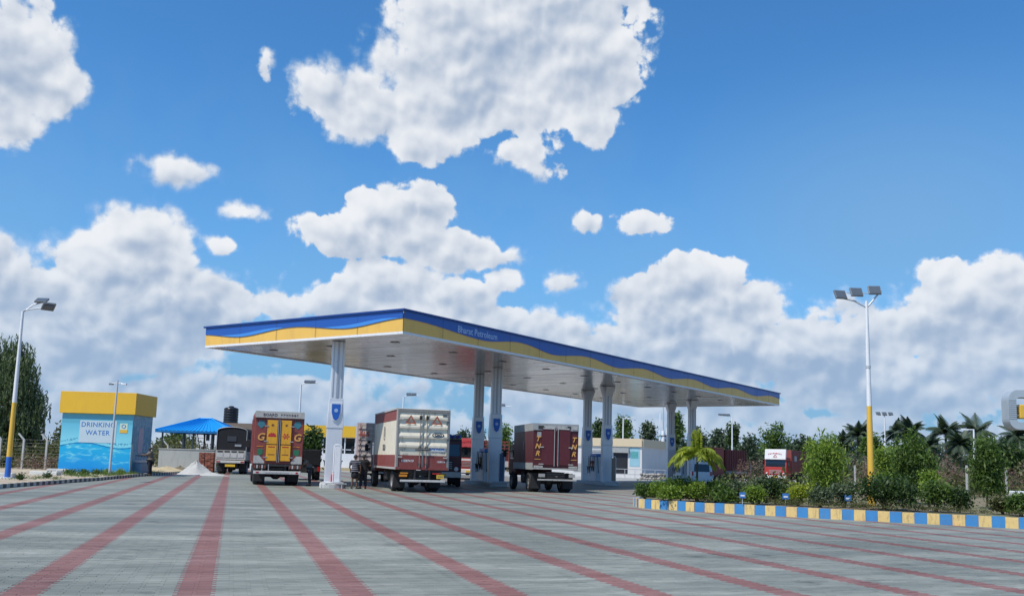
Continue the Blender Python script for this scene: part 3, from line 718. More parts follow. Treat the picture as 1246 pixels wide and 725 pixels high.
# --- black tarpaulin lorry far left
t1p = P(279.5, 576, 74)
t = thing('tarpaulin_lorry', 'lorry with hooped black tarpaulin cover and white tailgate in front of the blue roofed shelter', 'lorry', (t1p.x, t1p.y, 0), R(7))
L, w = 5.2, 2.25
underbody(t, L, w, 1.0, .48, (1.3,), L + .9)
rear_cab(t, L + .05, 2.1, 2.5, .9, M_offw)
MB().bb(-w/2, w/2, .02, L, 1.0, 1.12).build('cargo_bed', M_dark, t)
arc = [(-w/2, 1.75)] + [(-w/2 * math.cos(math.pi * k / 10) , 3.35 + .30 * math.sin(math.pi * k / 10)) for k in range(11)] + [(w/2, 1.75)]
M_tarp = mat('black_tarpaulin', (.010,.011,.014), .85, var=.3, scale=1.5, bump=.6, dirt=.08, dirtcol=(.08,.085,.10))
tb = MB(); tb.prism(arc, 'y', .03, L - .02); tb.build('tarpaulin', M_tarp, t)
for y in (0.0, 1.3, 2.6, 3.9, L): 
    MB().tube([(x * 1.012, y, z + .012) for x, z in arc], .03, 6).build('hoop', M_hinge if y == 0 else M_dark, t)
MB().bb(-.35, .35, -.005, .02, 2.55, 2.95).build('tarpaulin_patch', mat('tarp_patch', (.04,.045,.055), .6), t)
MB().bb(.25, .75, -.008, .02, 2.15, 2.32).build('tarpaulin_patch', mat('tarp_patch_pale', (.30,.32,.33), .6), t)
tg = MB().bb(-w/2, w/2, -.06, .02, 1.12, 1.85).build('tailgate', M_offw, t)
for k in range(4):
    MB().bb(-w/2 + .08 + k * .53, -w/2 + .53 + k * .53, -.085, -.061, 1.28, 1.62).build('tailgate_panel', mat('panel_pale', (.58,.56,.53), .5, dirt=.5, scale=4), tg, bevel=.01)
    MB().bb(-w/2 + .10 + k * .53, -w/2 + .50 + k * .53, -.08, -.061, 1.70, 1.80).build('tailgate_strip', M_dark, tg)
for sx in (-1, 1): MB().bb(sx * w/2 - .03, sx * w/2 + .03, .02, L, 1.1, 1.78).build('side_board', M_offw, t)
for sx in (-1, 1):
    for y in np.arange(.5, L, .65): MB().bb(sx * (w/2 + .045) - .015, sx * (w/2 + .045) + .015, y, y + .07, 1.05, 1.85).build('side_post', M_dark, t)
MB().bb(-w/2 + .05, w/2 - .05, -.10, -.03, .86, 1.06).build('bumper', M_bump, t, bevel=.02)
MB().bb(-.38, .38, -.13, -.105, .58, .76).build('number_plate', M_plate, t)
for sx in (-1, 1): MB().bb(sx * .92 - .14, sx * .92 + .14, -.14, -.105, .92, 1.0).build('tail_light', M_lampred, t)

M_trimlamp = mat('tail_lamp_brown', (.20,.06,.04), .4)
# --- maroon lorry with yellow doors
t2 = P(336.2, 588, 49.5)
t = thing('box_lorry', 'maroon box lorry with two bright yellow rear doors left of the first column', 'lorry', (t2.x, t2.y, 0), HEAD)
L, w, z0, z1 = 6.4, 2.5, 1.12, 3.86
underbody(t, L, 2.35, 1.02, .5, (1.5, 2.7), L + .9)
rear_cab(t, L + .1, 2.3, 2.75, .9)
body = MB().bb(-w/2, w/2, .05, L, z0, z1 - .02).build('cargo_box', M_maroon, t, bevel=.02)
for sx in (-1, 1):
    for y in np.arange(.35, L, .42): MB().bb(sx * (w/2 + .02) - .02, sx * (w/2 + .02) + .02, y, y + .10, z0 + .1, z1 - .3).build('side_rib', M_maroon, body)
MB().bb(-w/2 - .01, w/2 + .01, -.03, .048, z1 - .34, z1).build('header_board', M_offw, t)
text('lettering', 'BOARD', .20, mat('lettering_dark', (.09,.07,.08), .6, var=0), t, (-.5, -.035, z1 - .19), '-y', bold=.003, spacing=1.1); marks(t, .50, -.031, z1 - .19, 7, .95, .14, MC['lettering_dark'], seed=5)
for sx in (-1, 1):
    MB().prism([(sx * (w/2 - .02), z0 + .02), (sx * (w/2 - .02), z0 + .42), (sx * .95, z0 + .42), (sx * .68, z0 + .12), (sx * .68, z0 + .02)][::(-1 if sx > 0 else 1)], 'y', .0, .048).build('corner_board', M_offw, t)
    d = MB().bb(sx * .05 if sx > 0 else -.64, .64 if sx > 0 else -.05, -.01, .048, z0 + .12, z1 - .42).build('rear_door', mat('door_dark_frame', (.07,.03,.03), .6), t)
    x0, x1 = (.09, .62) if sx > 0 else (-.62, -.09)
    MB().bb(x0, x1, -.03, -.011, z0 + .16, z0 + .98).build('door_panel', M_truckyel, d, bevel=.008)
    MB().bb(x0, x1, -.03, -.011, z0 + 1.03, z1 - .46).build('door_panel', M_truckyel, d, bevel=.008)
    for zz in (z0 + .32, z0 + 1.15, z1 - .8): MB().bb(sx * .66 - .10, sx * .66 + .10, -.05, -.031, zz, zz + .05).build('hinge', M_hinge, d)
    for zz in (z0 + .1,): MB().tube([(sx * .045, -.055, zz), (sx * .045, -.055, z1 - .42)], .018, 6).build('lock_rod', M_hinge, d)
    cx = (x0 + x1) / 2
    # printed decoration on the doors
    sun_ = MB(); zc = z1 - .72
    for k in range(8):
        a = 2 * math.pi * k / 8; sun_.poly([(cx + .03 * math.cos(a + 1.2), -.034, zc + .03 * math.sin(a + 1.2)), (cx + .09 * math.cos(a), -.034, zc + .09 * math.sin(a)), (cx + .03 * math.cos(a - 1.2), -.034, zc + .03 * math.sin(a - 1.2))])
    o = sun_.build('painted_star', mat('painted_brown', (.25,.10,.03), .5), d); o['kind'] = 'stuff'
    fl = MB(); zc = z0 + 1.45
    for k in range(6):
        a = R(90) + (k - 2.5) * .62 if sx < 0 else 2 * math.pi * k / 6
        r_ = .19 if sx < 0 else .17
        fl.poly([(cx, -.034, zc - .04), (cx + r_ * math.cos(a - .28), -.034, zc + r_ * .8 * math.sin(a - .28)), (cx + r_ * 1.15 * math.cos(a), -.034, zc + r_ * math.sin(a)), (cx + r_ * math.cos(a + .28), -.034, zc + r_ * .8 * math.sin(a + .28))])
    o = fl.build('painted_flower', mat('painted_red', (.50,.02,.04), .5), d); o['kind'] = 'stuff'
    for zz, mm in ((z0 + .86, M_lampred), (z0 + .46, mat('painted_brown', (.25,.10,.03), .5))):
        MB().bb(cx - .17, cx + .17, -.034, -.031, zz, zz + .05).build('painted_stripe', mm, d)
    text('lettering', 'G', .52, mat('lettering_gold', (.72,.37,.09), .5, var=0), t, (sx * .93, .03, z0 + 1.38), '-y', bold=.012, extr=.01, shear=.2)
    MB().bb(sx * .93 - .17, sx * .93 + .17, .035, .046, z0 + .88, z0 + .92).build('painted_stripe', M_amber, t)
    MB().prism([(sx*.93, z0 + .42), (sx*.93 + .15, z0 + .52), (sx*.93 + .13, z0 + .76), (sx*.93 - .13, z0 + .76), (sx*.93 - .15, z0 + .52)], 'y', .035, .046).build('painted_leaf', M_dgreen, t)
    MB().prism([(sx*.93, z1 - .92), (sx*.93 + .2, z1 - .72), (sx*.93 + .12, z1 - .5), (sx*.93 - .12, z1 - .5), (sx*.93 - .2, z1 - .72)], 'y', .035, .046).build('painted_leaf', M_teal, t)
    for k in range(5): MB().prism([(sx*(.75 + .11*k) - .045, z1 - .36), (sx*(.75 + .11*k), z1 - .52 - .04 * (k % 2)), (sx*(.75 + .11*k) + .045, z1 - .36)], 'y', .03, .046).build('painted_tassel', M_dkmar, t)
MB().bb(-w/2, w/2, -.02, .3, z0 - .12, z0 - .01).build('rear_sill', M_dark, t)
for sx in (-1, 1):
    lm_ = MB().bb(sx * .9 - .33, sx * .9 + .33, -.06, -.025, .86, 1.09).build('lamp_board', M_dark, t)
    for k in range(5): MB().bb(sx * .9 - .30 + k * .13, sx * .9 - .22 + k * .13, -.08, -.061, .89, 1.06).build('tail_light', M_offw if k % 2 else M_trimlamp, lm_)
bp = MB().bb(-1.2, 1.2, -.16, -.06, .60, .76).build('bumper', M_bump, t, bevel=.015)
for sx in (-1, 1): MB().bb(sx * 1.0 - .06, sx * 1.0 + .06, -.175, -.161, .64, .72).build('reflector', M_lampred, bp)
MB().bb(-.6, .6, -.168, -.161, .65, .71).build('bumper_lettering_band', M_offw, bp)
for x in (-.78, -.45): MB().bb(x - .02, x + .02, -.05, -.02, .62, 1.1).build('ladder_rail', M_hinge, t)

# --- cream container lorry
t3 = P(512.5, 597, 45.2)
t = thing('container_lorry', 'lorry carrying a cream container with maroon bands, EXPRESS lettering and red warning triangles', 'lorry', (t3.x, t3.y, 0), HEAD)
L, w, z0, z1 = 7.4, 2.52, 1.14, 3.98
underbody(t, L, 2.35, 1.02, .5, (1.8,), L + .9)
rear_cab(t, L + .1, 2.3, 2.7, .9, M_dkmar)
body = MB().bb(-w/2, w/2, .05, L, z0, z1).build('container_body', M_cream, t, bevel=.015)
M_side = mat('container_side_grey_cream', (.50,.50,.47), .5, var=.06, dirt=.15)
for sx in (-1, 1):
    for (a, b, mm) in ((z0 + .03, z0 + .62, M_maroon), (z1 - .55, z1 - .06, M_maroon)):
        MB().bb(sx * (w/2 + .006) - .006, sx * (w/2 + .006) + .006, .08, L - .05, a, b).build('side_band', mm, body)
    MB().bb(sx * (w/2 + .02) - .03, sx * (w/2 + .02) + .03, .05, L, z1 - .06, z1 + .01).build('top_rail', M_offw, body)
    MB().bb(sx * (w/2 + .02) - .03, sx * (w/2 + .02) + .03, .05, L, z0 - .06, z0 + .03).build('bottom_rail', M_offw, body)
    for y in (.08, L - .1): MB().bb(sx * (w/2 + .015) - .03, sx * (w/2 + .015) + .03, y - .05, y + .05, z0 + .03, z1 - .06).build('corner_post', M_offw, body)
M_ink = mat('lettering_dark_grey', (.10,.11,.12), .6, var=0)
e = MB(); 
for k in range(24):
    a, b = 2*math.pi*k/24, 2*math.pi*(k+1)/24
    for (r0, r1) in ((.30, .36),): e.poly([(-w/2 - .014, 3.9 + r1*.8*math.cos(a), 2.85 + r1*math.sin(a)), (-w/2 - .014, 3.9 + r1*.8*math.cos(b), 2.85 + r1*math.sin(b)), (-w/2 - .014, 3.9 + r0*.8*math.cos(b), 2.85 + r0*math.sin(b)), (-w/2 - .014, 3.9 + r0*.8*math.cos(a), 2.85 + r0*math.sin(a))])
e.build('side_emblem_ring', M_ink, body)
text('lettering', '1', .5, M_ink, t, (-w/2 - .014, 3.9, 2.85), '-x', bold=.02); text('lettering', 'SLD', .42, M_ink, t, (-w/2 - .014, 3.9, 2.12), '-x', bold=.012, spacing=1.3)
M_trim = mat('door_frame_grey', (.26,.25,.23), .5, dirt=.3)
fr = MB(); fr.bb(-w/2, w/2, -.02, .048, z1 - .16, z1 - .02); fr.build('header_rail', M_trim, t)
MB().bb(-w/2, w/2, -.03, .048, z0 - .06, z0 + .06).build('door_sill', M_maroon, t)
for sx in (-1, 1): MB().bb(sx * (w/2 - .04) - .04, sx * (w/2 - .04) + .04, -.015, .048, z0 + .06, z1 - .16).build('door_post', M_trim, t)
M_csh = mat('corrugation_shadow_grey', (.45,.43,.37), .5)
for sx in (-1, 1):
    x0, x1 = (.03, w/2 - .09) if sx > 0 else (-w/2 + .09, -.03)
    # corrugated door leaf profile
    prof = [(.03, z0 + .62)]; z = z0 + .95
    for k in range(4):
        prof += [(.03, z), (-.03, z + .05), (-.03, z + .14), (.03, z + .30)]; z += .45
    prof += [(.03, z1 - .17)]
    dm = MB(); 
    pp = [(y, zz) for y, zz in prof]
    for (ya, za), (yb, zb_) in zip(pp, pp[1:]): dm.poly([(x0, ya, za), (x1, ya, za), (x1, yb, zb_), (x0, yb, zb_)])
    dm.bb(x0, x1, .045, .05, z0 + .06, z1 - .17)
    d = dm.build('rear_door', M_cream, t)
    MB().bb(x0, x1, .012, .03, z0 + .06, z0 + .62).build('door_foot_band', M_maroon, d)
    rods = (.16, .62) if sx > 0 else (-.16, -.62)
    MB().tube([(rods[0], -.06, z0 + .05), (rods[0], -.06, z1 - .1)], .022, 8).build('lock_rod', M_trim, d)
    for zz in (z0 + .15, z0 + .95, z1 - .45): MB().bb(rods[0] - .05, rods[0] + .05, -.075, .03, zz, zz + .1).build('rod_bracket', M_dark, d)
    MB().bb(rods[0] - .22, rods[0] + .22, -.085, -.065, z0 + .86, z0 + .90).build('lock_handle', M_dark, d)
    MB().bb(rods[0] - .06, rods[0] + .06, -.09, -.06, z1 - .52, z1 - .33).build('cam_keeper', M_black, d)
    for zz in (z0 + .5, z0 + 1.45, z1 - .55): MB().bb(sx * (w/2 - .16) - .1, sx * (w/2 - .16) + .1, -.05, -.02, zz, zz + .06).build('hinge', M_offw, d)
    cx = sx * .64
    tr = MB(); zt = z1 - .30; Rr = .30; ri = .18
    A3 = [(cx, zt), (cx - .26, zt - .42), (cx + .26, zt - .42)]; cg = (cx, zt - .28)
    B3 = [(cg[0] + (p[0] - cg[0]) * .58, cg[1] + (p[1] - cg[1]) * .58) for p in A3]
    for k in range(3):
        j = (k + 1) % 3; tr.poly([(A3[k][0], -.036, A3[k][1]), (A3[j][0], -.036, A3[j][1]), (B3[j][0], -.036, B3[j][1]), (B3[k][0], -.036, B3[k][1])])
    tr.build('warning_triangle', mat('triangle_red', (.42,.10,.05), .4), d)
el = MB()
for k in range(28):
    a, b = 2*math.pi*k/28, 2*math.pi*(k+1)/28
    el.poly([(.72 + .30*math.cos(a), -.036, 2.74 + .12*math.sin(a)), (.72 + .30*math.cos(b), -.036, 2.74 + .12*math.sin(b)), (.72 + .25*math.cos(b), -.036, 2.74 + .085*math.sin(b)), (.72 + .25*math.cos(a), -.036, 2.74 + .085*math.sin(a))][::-1])
el.build('emblem_oval', mat('emblem_navy', (.02,.05,.10), .5), t)
text('lettering', 'CSO', .17, MC['emblem_navy'], t, (.72, -.038, 2.74), '-y', bold=.01)
MB().bb(.33, 1.08, .0, .028, 1.98, 2.25).build('name_board', M_white, t)
text('lettering', 'EXPRESS', .20, mat('lettering_royal', (.02,.12,.42), .5, var=0), t, (.68, -.006, 2.11), '-y', bold=.008)
M_tw = mat('lettering_white', (.70,.68,.66), .5, var=0)
marks(t, -.72, .011, z0 + .35, 8, .62, .14, M_tw, seed=9); marks(t, .92, .011, z0 + .33, 6, .42, .11, M_tw, seed=8)
text('lettering', 'ALP', .15, M_ink, t, (-.98, -.04, 2.02), '-y'); text('lettering', 'ALB', .13, M_ink, t, (.98, -.04, 1.88), '-y')
MB().bb(.92, 1.12, -.04, .02, z1 - .32, z1 - .24).build('serial_plate', M_ink, t)
MB().bb(-1.0, 1.0, .1, .2, .95, 1.05).build('cross_member', M_dark, t)
bp = MB().bb(-1.05, 1.12, -.12, -.04, .50, .60).build('bumper', M_bump, t, bevel=.015)
MB().bb(.70, 1.05, -.10, -.07, .68, .86).build('number_plate', M_plate, t); marks(t, .875, -.101, .77, 5, .26, .08, M_ink, seed=10)
for sx, mm in ((-1, M_amber), (1, M_lampred)):
    MB().bb(sx * .78 - .28, sx * .78 + .1, -.06, -.03, .88, .94).build('tail_light', mm, t)
MB().bb(-1.1, -.72, -.06, -.03, .74, .84).build('tail_light', M_amber, t)
for x in (-.35, .35): MB().bb(x - .03, x + .03, -.08, .1, .55, 1.05).build('bumper_stay', M_dark, t)

# --- maroon TNR lorry
t4 = P(675.5, 598, 50.4)
t = thing('box_lorry', 'dark maroon box lorry with pale top band and golden TNR on its rear', 'lorry', (t4.x, t4.y, 0), R(12.5))
L, w, z0, z1 = 4.7, 2.5, 1.30, 3.66
underbody(t, L, 2.4, 1.12, .52, (1.4,), L + .7)
rear_cab(t, L + .1, 2.2, 2.6, .9, M_dkmar)
body = MB().bb(-w/2, w/2, .05, L, z0, z1).build('cargo_box', M_dkmar, t, bevel=.015)
M_pale = mat('pale_grey_band', (.36,.37,.36), .6, dirt=.4, scale=3)
for sx in (-1, 1):
    MB().bb(sx * (w/2 + .006) - .007, sx * (w/2 + .006) + .007, .07, L - .02, z1 - .40, z1 - .02).build('side_band', M_pale, body)
    MB().bb(sx * (w/2 + .006) - .007, sx * (w/2 + .006) + .007, .07, L - .02, z0 - .1, z0 + .26).build('side_foot_band', M_pale, body)
text('lettering', 'S', .6, M_pale, t, (-w/2 - .012, 2.2, 2.45), '-x')
MB().bb(-w/2, w/2, .0, .048, z1 - .36, z1 - .0).build('header_band', M_pale, t)
for k, (a, b) in enumerate(((-1.0, -.70), (-.62, -.05), (.05, .5), (.62, .8), (.9, 1.18))): MB().bb(a, b, -.015, -.001, z1 - .30 + .04 * (k % 2), z1 - .12).build('painted_patch', [M_dark, M_offw, M_offw, M_dark, M_offw][k], t)
for sx in (-1, 1):
    x0, x1 = (.02, .78) if sx > 0 else (-.78, -.02)
    d = MB().bb(x0, x1, -.01, .047, z0 + .16, z1 - .20).build('rear_door', mat('door_wine', (.11,.018,.024), .45, var=.1, dirt=.1), t, bevel=.01)
    MB().tube([(sx * .10, -.04, z0 + .1), (sx * .10, -.04, z1 - .25)], .02, 6).build('lock_rod', M_pale, d)
    MB().bb(x0 + .05, x1 - .05, -.03, -.011, z1 - .30, z1 - .22).build('door_top_strip', M_offw, d)
    for zz in (z0 + .18, z0 + 1.08): MB().bb(sx * .82 - .13, sx * .82 + .13, -.04, -.015, zz, zz + .05).build('hinge', M_offw, d)
    for k, ch in enumerate('TNR'): text('lettering', ch, .37, MC['lettering_gold'], t, (sx * 1.0 - .02, .03, z0 + 1.52 - .38 * k), '-y', bold=.01, extr=.01, shear=.3)
    MB().bb(sx * 1.0 - .17, sx * 1.0 + .17, .035, .046, z0 + .44, z0 + .47).build('painted_stripe', MC['lettering_gold'], t)
    MB().bb(sx * .96 - .24, sx * .96 + .24, -.02, .04, z0 + .02, z0 + .12).build('foot_board', M_offw, t)
MB().bb(-1.05, -.82, .03, .046, z1 - .72, z1 - .46).build('notice', M_pale, t)
MB().bb(-w/2, w/2, -.03, .1, z0 - .07, z0).build('rear_sill', M_offw, t)
bp = MB().bb(-1.0, 1.15, -.12, -.04, .64, .72).build('bumper', M_offw, t, bevel=.01)
for k in range(4): MB().bb(-.5, .5, -.03, .02, .78 + k * .09, .82 + k * .09).build('guard_slat', M_dark, t)
MB().bb(.72, 1.06, -.08, -.05, .82, 1.0).build('number_plate', mat('plate_grey', (.38,.36,.33), .5), t); MB().bb(-.95, -.6, -.08, -.05, .82, 1.0).build('lamp_board', mat('plate_grey', (.38,.36,.33), .5), t)

# --- forward facing lorries: local -y is the front
def front_lorry(name, label, loc, rot, L, hc, hb, mcab, mbody, w=2.35, visor=None, ribs=True, open_=False, blen=None, grille=None, vlabel=None, lower=None, txt=None):
    t = thing(name, label, 'lorry', loc, rot)
    underbody(t, L + 1.9, w, 1.0, .5, (L + .4,), None)
    for sx in (-1, 1): wheel(t, sx * (w/2 - .14), .75, .5)
    c = MB(); c.prism([(0, .75), (1.75, .75), (1.75, hc), (.22, hc), (.0, 1.75)], 'x', -w/2, w/2)
    cab = c.build('cab', mcab, t, bevel=.05)
    ws = MB(); y0 = lambda z: .22 * (z - 1.75) / (hc - 1.75) - .012
    za, zb2 = 1.82, min(hc - .25, 2.62)
    ws.poly([(-w/2 + .12, y0(za), za), (w/2 - .12, y0(za), za), (w/2 - .16, y0(zb2), zb2), (-w/2 + .16, y0(zb2), zb2)]); ws.build('windscreen', M_glass, cab)
    for sx in (-1, 1):
        MB().bb(sx * (w/2 + .004) - .006, sx * (w/2 + .004) + .006, .4, 1.3, 1.8, min(hc - .25, 2.5)).build('side_window', M_glass, cab)
        m_ = MB(); m_.tube([(sx * w/2, .25, 2.3), (sx * (w/2 + .25), .05, 2.4), (sx * (w/2 + .25), .05, 1.9)], .02, 6); m_.box((sx * (w/2 + .25), .02, 2.1), (.2, .05, .4)); m_.build('mirror', M_black, cab)
        MB().lathe([(.13, 0), (.13, .03), (.09, .05)], n=14).build('headlight', M_headlamp, cab, loc=(0, 0, 0)).matrix_local = Matrix.Translation((sx * (w/2 - .3), -.01, 1.05)) @ Matrix.Rotation(R(90), 4, 'X')
    MB().bb(-w/2, w/2, -.16, .1, .55, .88).build('bumper', lower or M_bump, cab, bevel=.03)
    g_ = MB().bb(-w/2 + .5, w/2 - .5, -.03, .0, 1.0, 1.55).build('grille', grille or M_dark, cab)
    for k in range(4): MB().bb(-w/2 + .55, w/2 - .55, -.05, -.031, 1.06 + k * .12, 1.11 + k * .12).build('grille_bar', M_hinge, g_)
    MB().bb(-.3, .3, -.19, -.165, .62, .76).build('number_plate', M_plate, cab)
    if visor: 
        v = MB(); v.prism([(-.10, zb2 + .03), (.25, zb2 + .03), (.45, hb + .05), (.10, hb + .05)], 'x', -w/2 + .06, w/2 - .06); v.build('headboard', visor, cab, bevel=.03)
        if txt: 
            zc = (zb2 + hb) / 2 + .16; yy = -.10 + .20 * (zc - zb2 - .03) / (hb + .02 - zb2) - .05
            o = marks(t, 0, 0, 0, 9, 1.6, .16, M_lampred, arch=.12, seed=12); o.location = (0, yy, zc); o.rotation_euler.x = -math.atan2(.20, hb + .02 - zb2)
            if txt == 2:
                tri = MB()
                for (a, b) in (((-.2, -.42), (0, -.12)), ((0, -.12), (.2, -.42)), ((.2, -.42), (-.2, -.42))): tri.tube([(a[0], 0, a[1]), (b[0], 0, b[1])], .02, 5)
                tt = tri.build('painted_triangle', M_lampred, t); tt.location = (0, yy - .01, zc); tt.rotation_euler.x = o.rotation_euler.x
    if open_:
        b = MB(); b.bb(-w/2, w/2, 1.95, 1.95 + L, 1.1, 1.2); 
        bo = b.build('load_bed', mbody, t)
        for sx in (-1, 1): MB().bb(sx * w/2 - .03, sx * w/2 + .03, 1.95, 1.95 + L, 1.2, hb).build('side_board', mbody, bo)
        for yy in (1.98, 1.92 + L): MB().bb(-w/2 + .031, w/2 - .031, yy - .03, yy + .03, 1.2, hb - .01).build('end_board', mbody, bo)
    else:
        bo = MB().bb(-w/2 - .05, w/2 + .05, 1.95, 1.95 + L, 1.15, hb).build('cargo_box', mbody, t, bevel=.02)
    if ribs:
        for sx in (-1, 1):
            for yy in np.arange(2.05, 1.9 + L, .3): MB().bb(sx * (w/2 + .06) - .03, sx * (w/2 + .06) + .03, yy, yy + .09, 1.2, hb - .03).build('side_rib', mbody, bo)
            MB().bb(sx * (w/2 + .06) - .04, sx * (w/2 + .06) + .04, 1.95, 1.95 + L, 1.0, 1.25).build('lower_rail', M_pale, bo)
    return t, cab, bo
M_visw = mat('visor_white', (.74,.72,.70), .45, dirt=.15)
M_hb = mat('painted_headboard_green', (.40,.42,.10), .6, var=.5, scale=6)
p = P(558, 590, 56.0); t, cab, bo = front_lorry('lorry', 'dark lorry facing the camera half hidden behind the cream container lorry', (p.x - 1.05, p.y, 0), R(6), 4.5, 2.75, 2.9, M_dkmar, M_dkmar)
MB().bb(.2, 1.15, .5, 1.2, 2.78, 3.05).build('roof_box', M_hb, cab); 
for k in range(6): MB().box((.35 + .14 * k, .42, 2.95 + .05 * (k % 2)), (.10, .10, .22), rz=k).build('painted_ornament', [mat('orn_purple', (.12,.06,.25), .5), mat('orn_blue', (.05,.15,.45), .5)][k % 2], cab)
MB().bb(-1.15, 1.15, .2, 1.6, 2.75, 2.80).build('roof_rack', M_dark, cab)
p = P(571, 578, 78); t, cab, bo = front_lorry('lorry', 'red and white lorry facing the camera left of the second column pair', (p.x, p.y, 0), R(4), 5, 2.9, 3.35, M_red, M_red, visor=mat('visor_red', (.45,.05,.06), .5), txt=1, grille=M_red, lower=M_visw)
MB().bb(-1.1, 1.1, -.012, -.002, 1.35, 1.72).build('white_band', M_visw, cab)
p = P(943.5, 586, 107); t, cab, bo = front_lorry('lorry', 'red lorry with a big white headboard above its windscreen parked before the trees', (p.x, p.y, 0), R(-32), 6.3, 2.9, 3.75, M_red, M_maroon, visor=M_visw, ribs=False, txt=2, grille=M_red, w=2.5)
MB().bb(1.31, 1.33, 3.1, 4.1, 2.5, 3.1).build('side_notice', M_offw, bo)
p = P(855, 585, 88); t, cab, bo = front_lorry('lorry', 'red tipper lorry with ribbed maroon load bed parked behind the white van', (p.x, p.y, 0), R(-46), 3.6, 3.3, 3.25, mat('faded_red_cab', (.38,.07,.05), .5, dirt=.2), M_maroon, open_=True)
MB().bb(-1.2, 1.2, -.05, 1.6, 3.3, 3.42).build('roof_shade', mat('roof_rust', (.42,.13,.07), .6), cab)

# --- open sided lorry behind second column pair
p = P(618, 578, 98)
t = thing('cage_lorry', 'open maroon lorry with latticed sides parked side on behind the second columns', 'lorry', (p.x, p.y, 0), R(90 + 4))
L = 6.4; underbody(t, L, 2.3, 1.2, .58, (1.2, 2.5), L + .8); rear_cab(t, L + .1, 2.2, 2.8, .95, M_red)
bd = MB().bb(-1.2, 1.2, 0, L, 1.15, 1.25).build('cargo_bed', M_dkmar, t)
for sx in (-1, 1):
    MB().bb(sx * 1.2 - .03, sx * 1.2 + .03, 0, L, 1.26, 2.35).build('side_board', M_dkmar, bd)
    MB().bb(sx * 1.235 - .01, sx * 1.235 + .01, 0, L, 1.0, 1.6).build('pale_side_band', M_offw, bd)
    for y in np.arange(0, L + .01, .45): MB().bb(sx * 1.25 - .02, sx * 1.25 + .02, y, y + .08, 1.0, 3.6).build('stake', M_maroon, bd)
    for zz in (2.5, 2.85, 3.2, 3.55): MB().bb(sx * 1.21 - .015, sx * 1.21 + .015, 0, L, zz, zz + .07).build('side_rail', M_maroon, bd)
MB().bb(-1.15, 1.15, .1, L - .1, 1.26, 3.2).build('load', mat('dark_green_load', (.02,.035,.025), .8, var=.4, scale=3), t, bevel=.2)

# --- pale container lorry behind the standing men
p = P(454, 587, 64)
t = thing('container_lorry', 'lorry with a pale pinkish corrugated container lettered BLS behind the striped shirt man', 'lorry', (p.x, p.y, 0), R(10))
L, w, z0, z1 = 6.5, 2.45, 1.2, 3.92
underbody(t, L, 2.3, 1.05, .5, (1.5,), L + .9); rear_cab(t, L + .1, 2.2, 2.7, .9, M_offw)
M_pink = mat('pale_pink_container', (.56,.47,.46), .55, var=.12, scale=2, dirt=.25)
body = MB().bb(-w/2, w/2, .05, L, z0, z1).build('container_body', M_pink, t, bevel=.01)
for sx in (-1, 1):
    x0, x1 = (.03, w/2 - .05) if sx > 0 else (-w/2 + .05, -.03)
    d = MB().bb(x0, x1, .0, .048, z0 + .05, z1 - .1).build('rear_door', M_pink, t)
    for k in range(7): MB().bb(x0 + .04, x1 - .04, -.04, -.001, z0 + .15 + k * .36, z0 + .26 + k * .36).build('corrugation', mat('pale_rib', (.66,.60,.57), .5), d)
    for xx in (sx * .18, sx * .6, sx * 1.0): MB().tube([(xx, -.07, z0), (xx, -.07, z1 - .05)], .022, 6).build('lock_rod', M_maroon if abs(xx) > .9 else M_hinge, d)
    for zz in (z0 + .9, z0 + 1.35): MB().bb(sx * .4 - .1, sx * .4 + .1, -.09, -.05, zz, zz + .16).build('lock_box', M_black, d)
text('lettering', 'BLS', .42, mat('lettering_rust', (.45,.12,.10), .6, var=0), t, (-.72, -.10, z0 + 1.95), '-y', bold=.012)
MB().bb(-1.1, 1.1, -.12, -.04, .55, .66).build('bumper', M_bump, t)

# --- dark covered pickup behind the bent man
p = P(374, 583, 62)
t = thing('covered_pickup', 'small pickup under a black square cover behind the bent man', 'pickup', (p.x, p.y, 0), HEAD)
for y in (.8, 3.2):
    for sx in (-1, 1): wheel(t, sx * .68, y, .33)
MB().bb(-.8, .8, .05, 2.4, .55, .95).build('load_bed', M_dark, t, bevel=.03); MB().bb(-.8, .8, 0, 2.35, .96, 2.0).build('black_cover', M_tarp, t, bevel=.05)
c = MB(); c.prism([(2.45, .45), (4.2, .45), (4.3, 1.0), (3.7, 1.75), (2.45, 1.8)][::-1], 'x', -.78, .78); c.build('cab', M_offw, t, bevel=.04)
for sx in (-1, 1): MB().bb(sx * .68 - .08, sx * .68 + .08, .0, .05, .6, .9).build('tail_light', M_lampred, t)

# --- white van behind the palm
p = P(854, 583, 80)
t = thing('white_van', 'small white van with dark rear window behind the palm and last column', 'van', (p.x, p.y, 0), R(-9))
M_vw = mat('van_white', (.66,.70,.74), .3, var=.03, coat=.4)
prof = [(0, .35), (0.02, 1.1), (.30, 2.0), (2.9, 2.05), (3.7, 1.25), (4.3, 1.05), (4.4, .35)]
c = MB(); c.prism(prof[::-1], 'x', -.86, .86); vb = c.build('body', M_vw, t, bevel=.08)
MB().poly([(-.66, .02, 1.18), (.66, .02, 1.18), (.60, .235, 1.82), (-.60, .235, 1.82)]).build('rear_window', M_glass, vb)
for sx in (-1, 1):
    MB().bb(sx * .865 - .006, sx * .865 + .006, .6, 2.9, 1.25, 1.8).build('side_window', M_glass, vb)
    MB().bb(sx * .76 - .07, sx * .76 + .07, -.02, .02, .85, 1.2).build('tail_light', M_lampred, vb)
    for y in (.8, 3.5): wheel(t, sx * .72, y, .32)
MB().bb(-.84, .84, -.08, .05, .38, .6).build('bumper', M_vw, vb, bevel=.02); MB().bb(-.24, .24, -.03, .0, .72, .84).build('number_plate', M_white, vb)

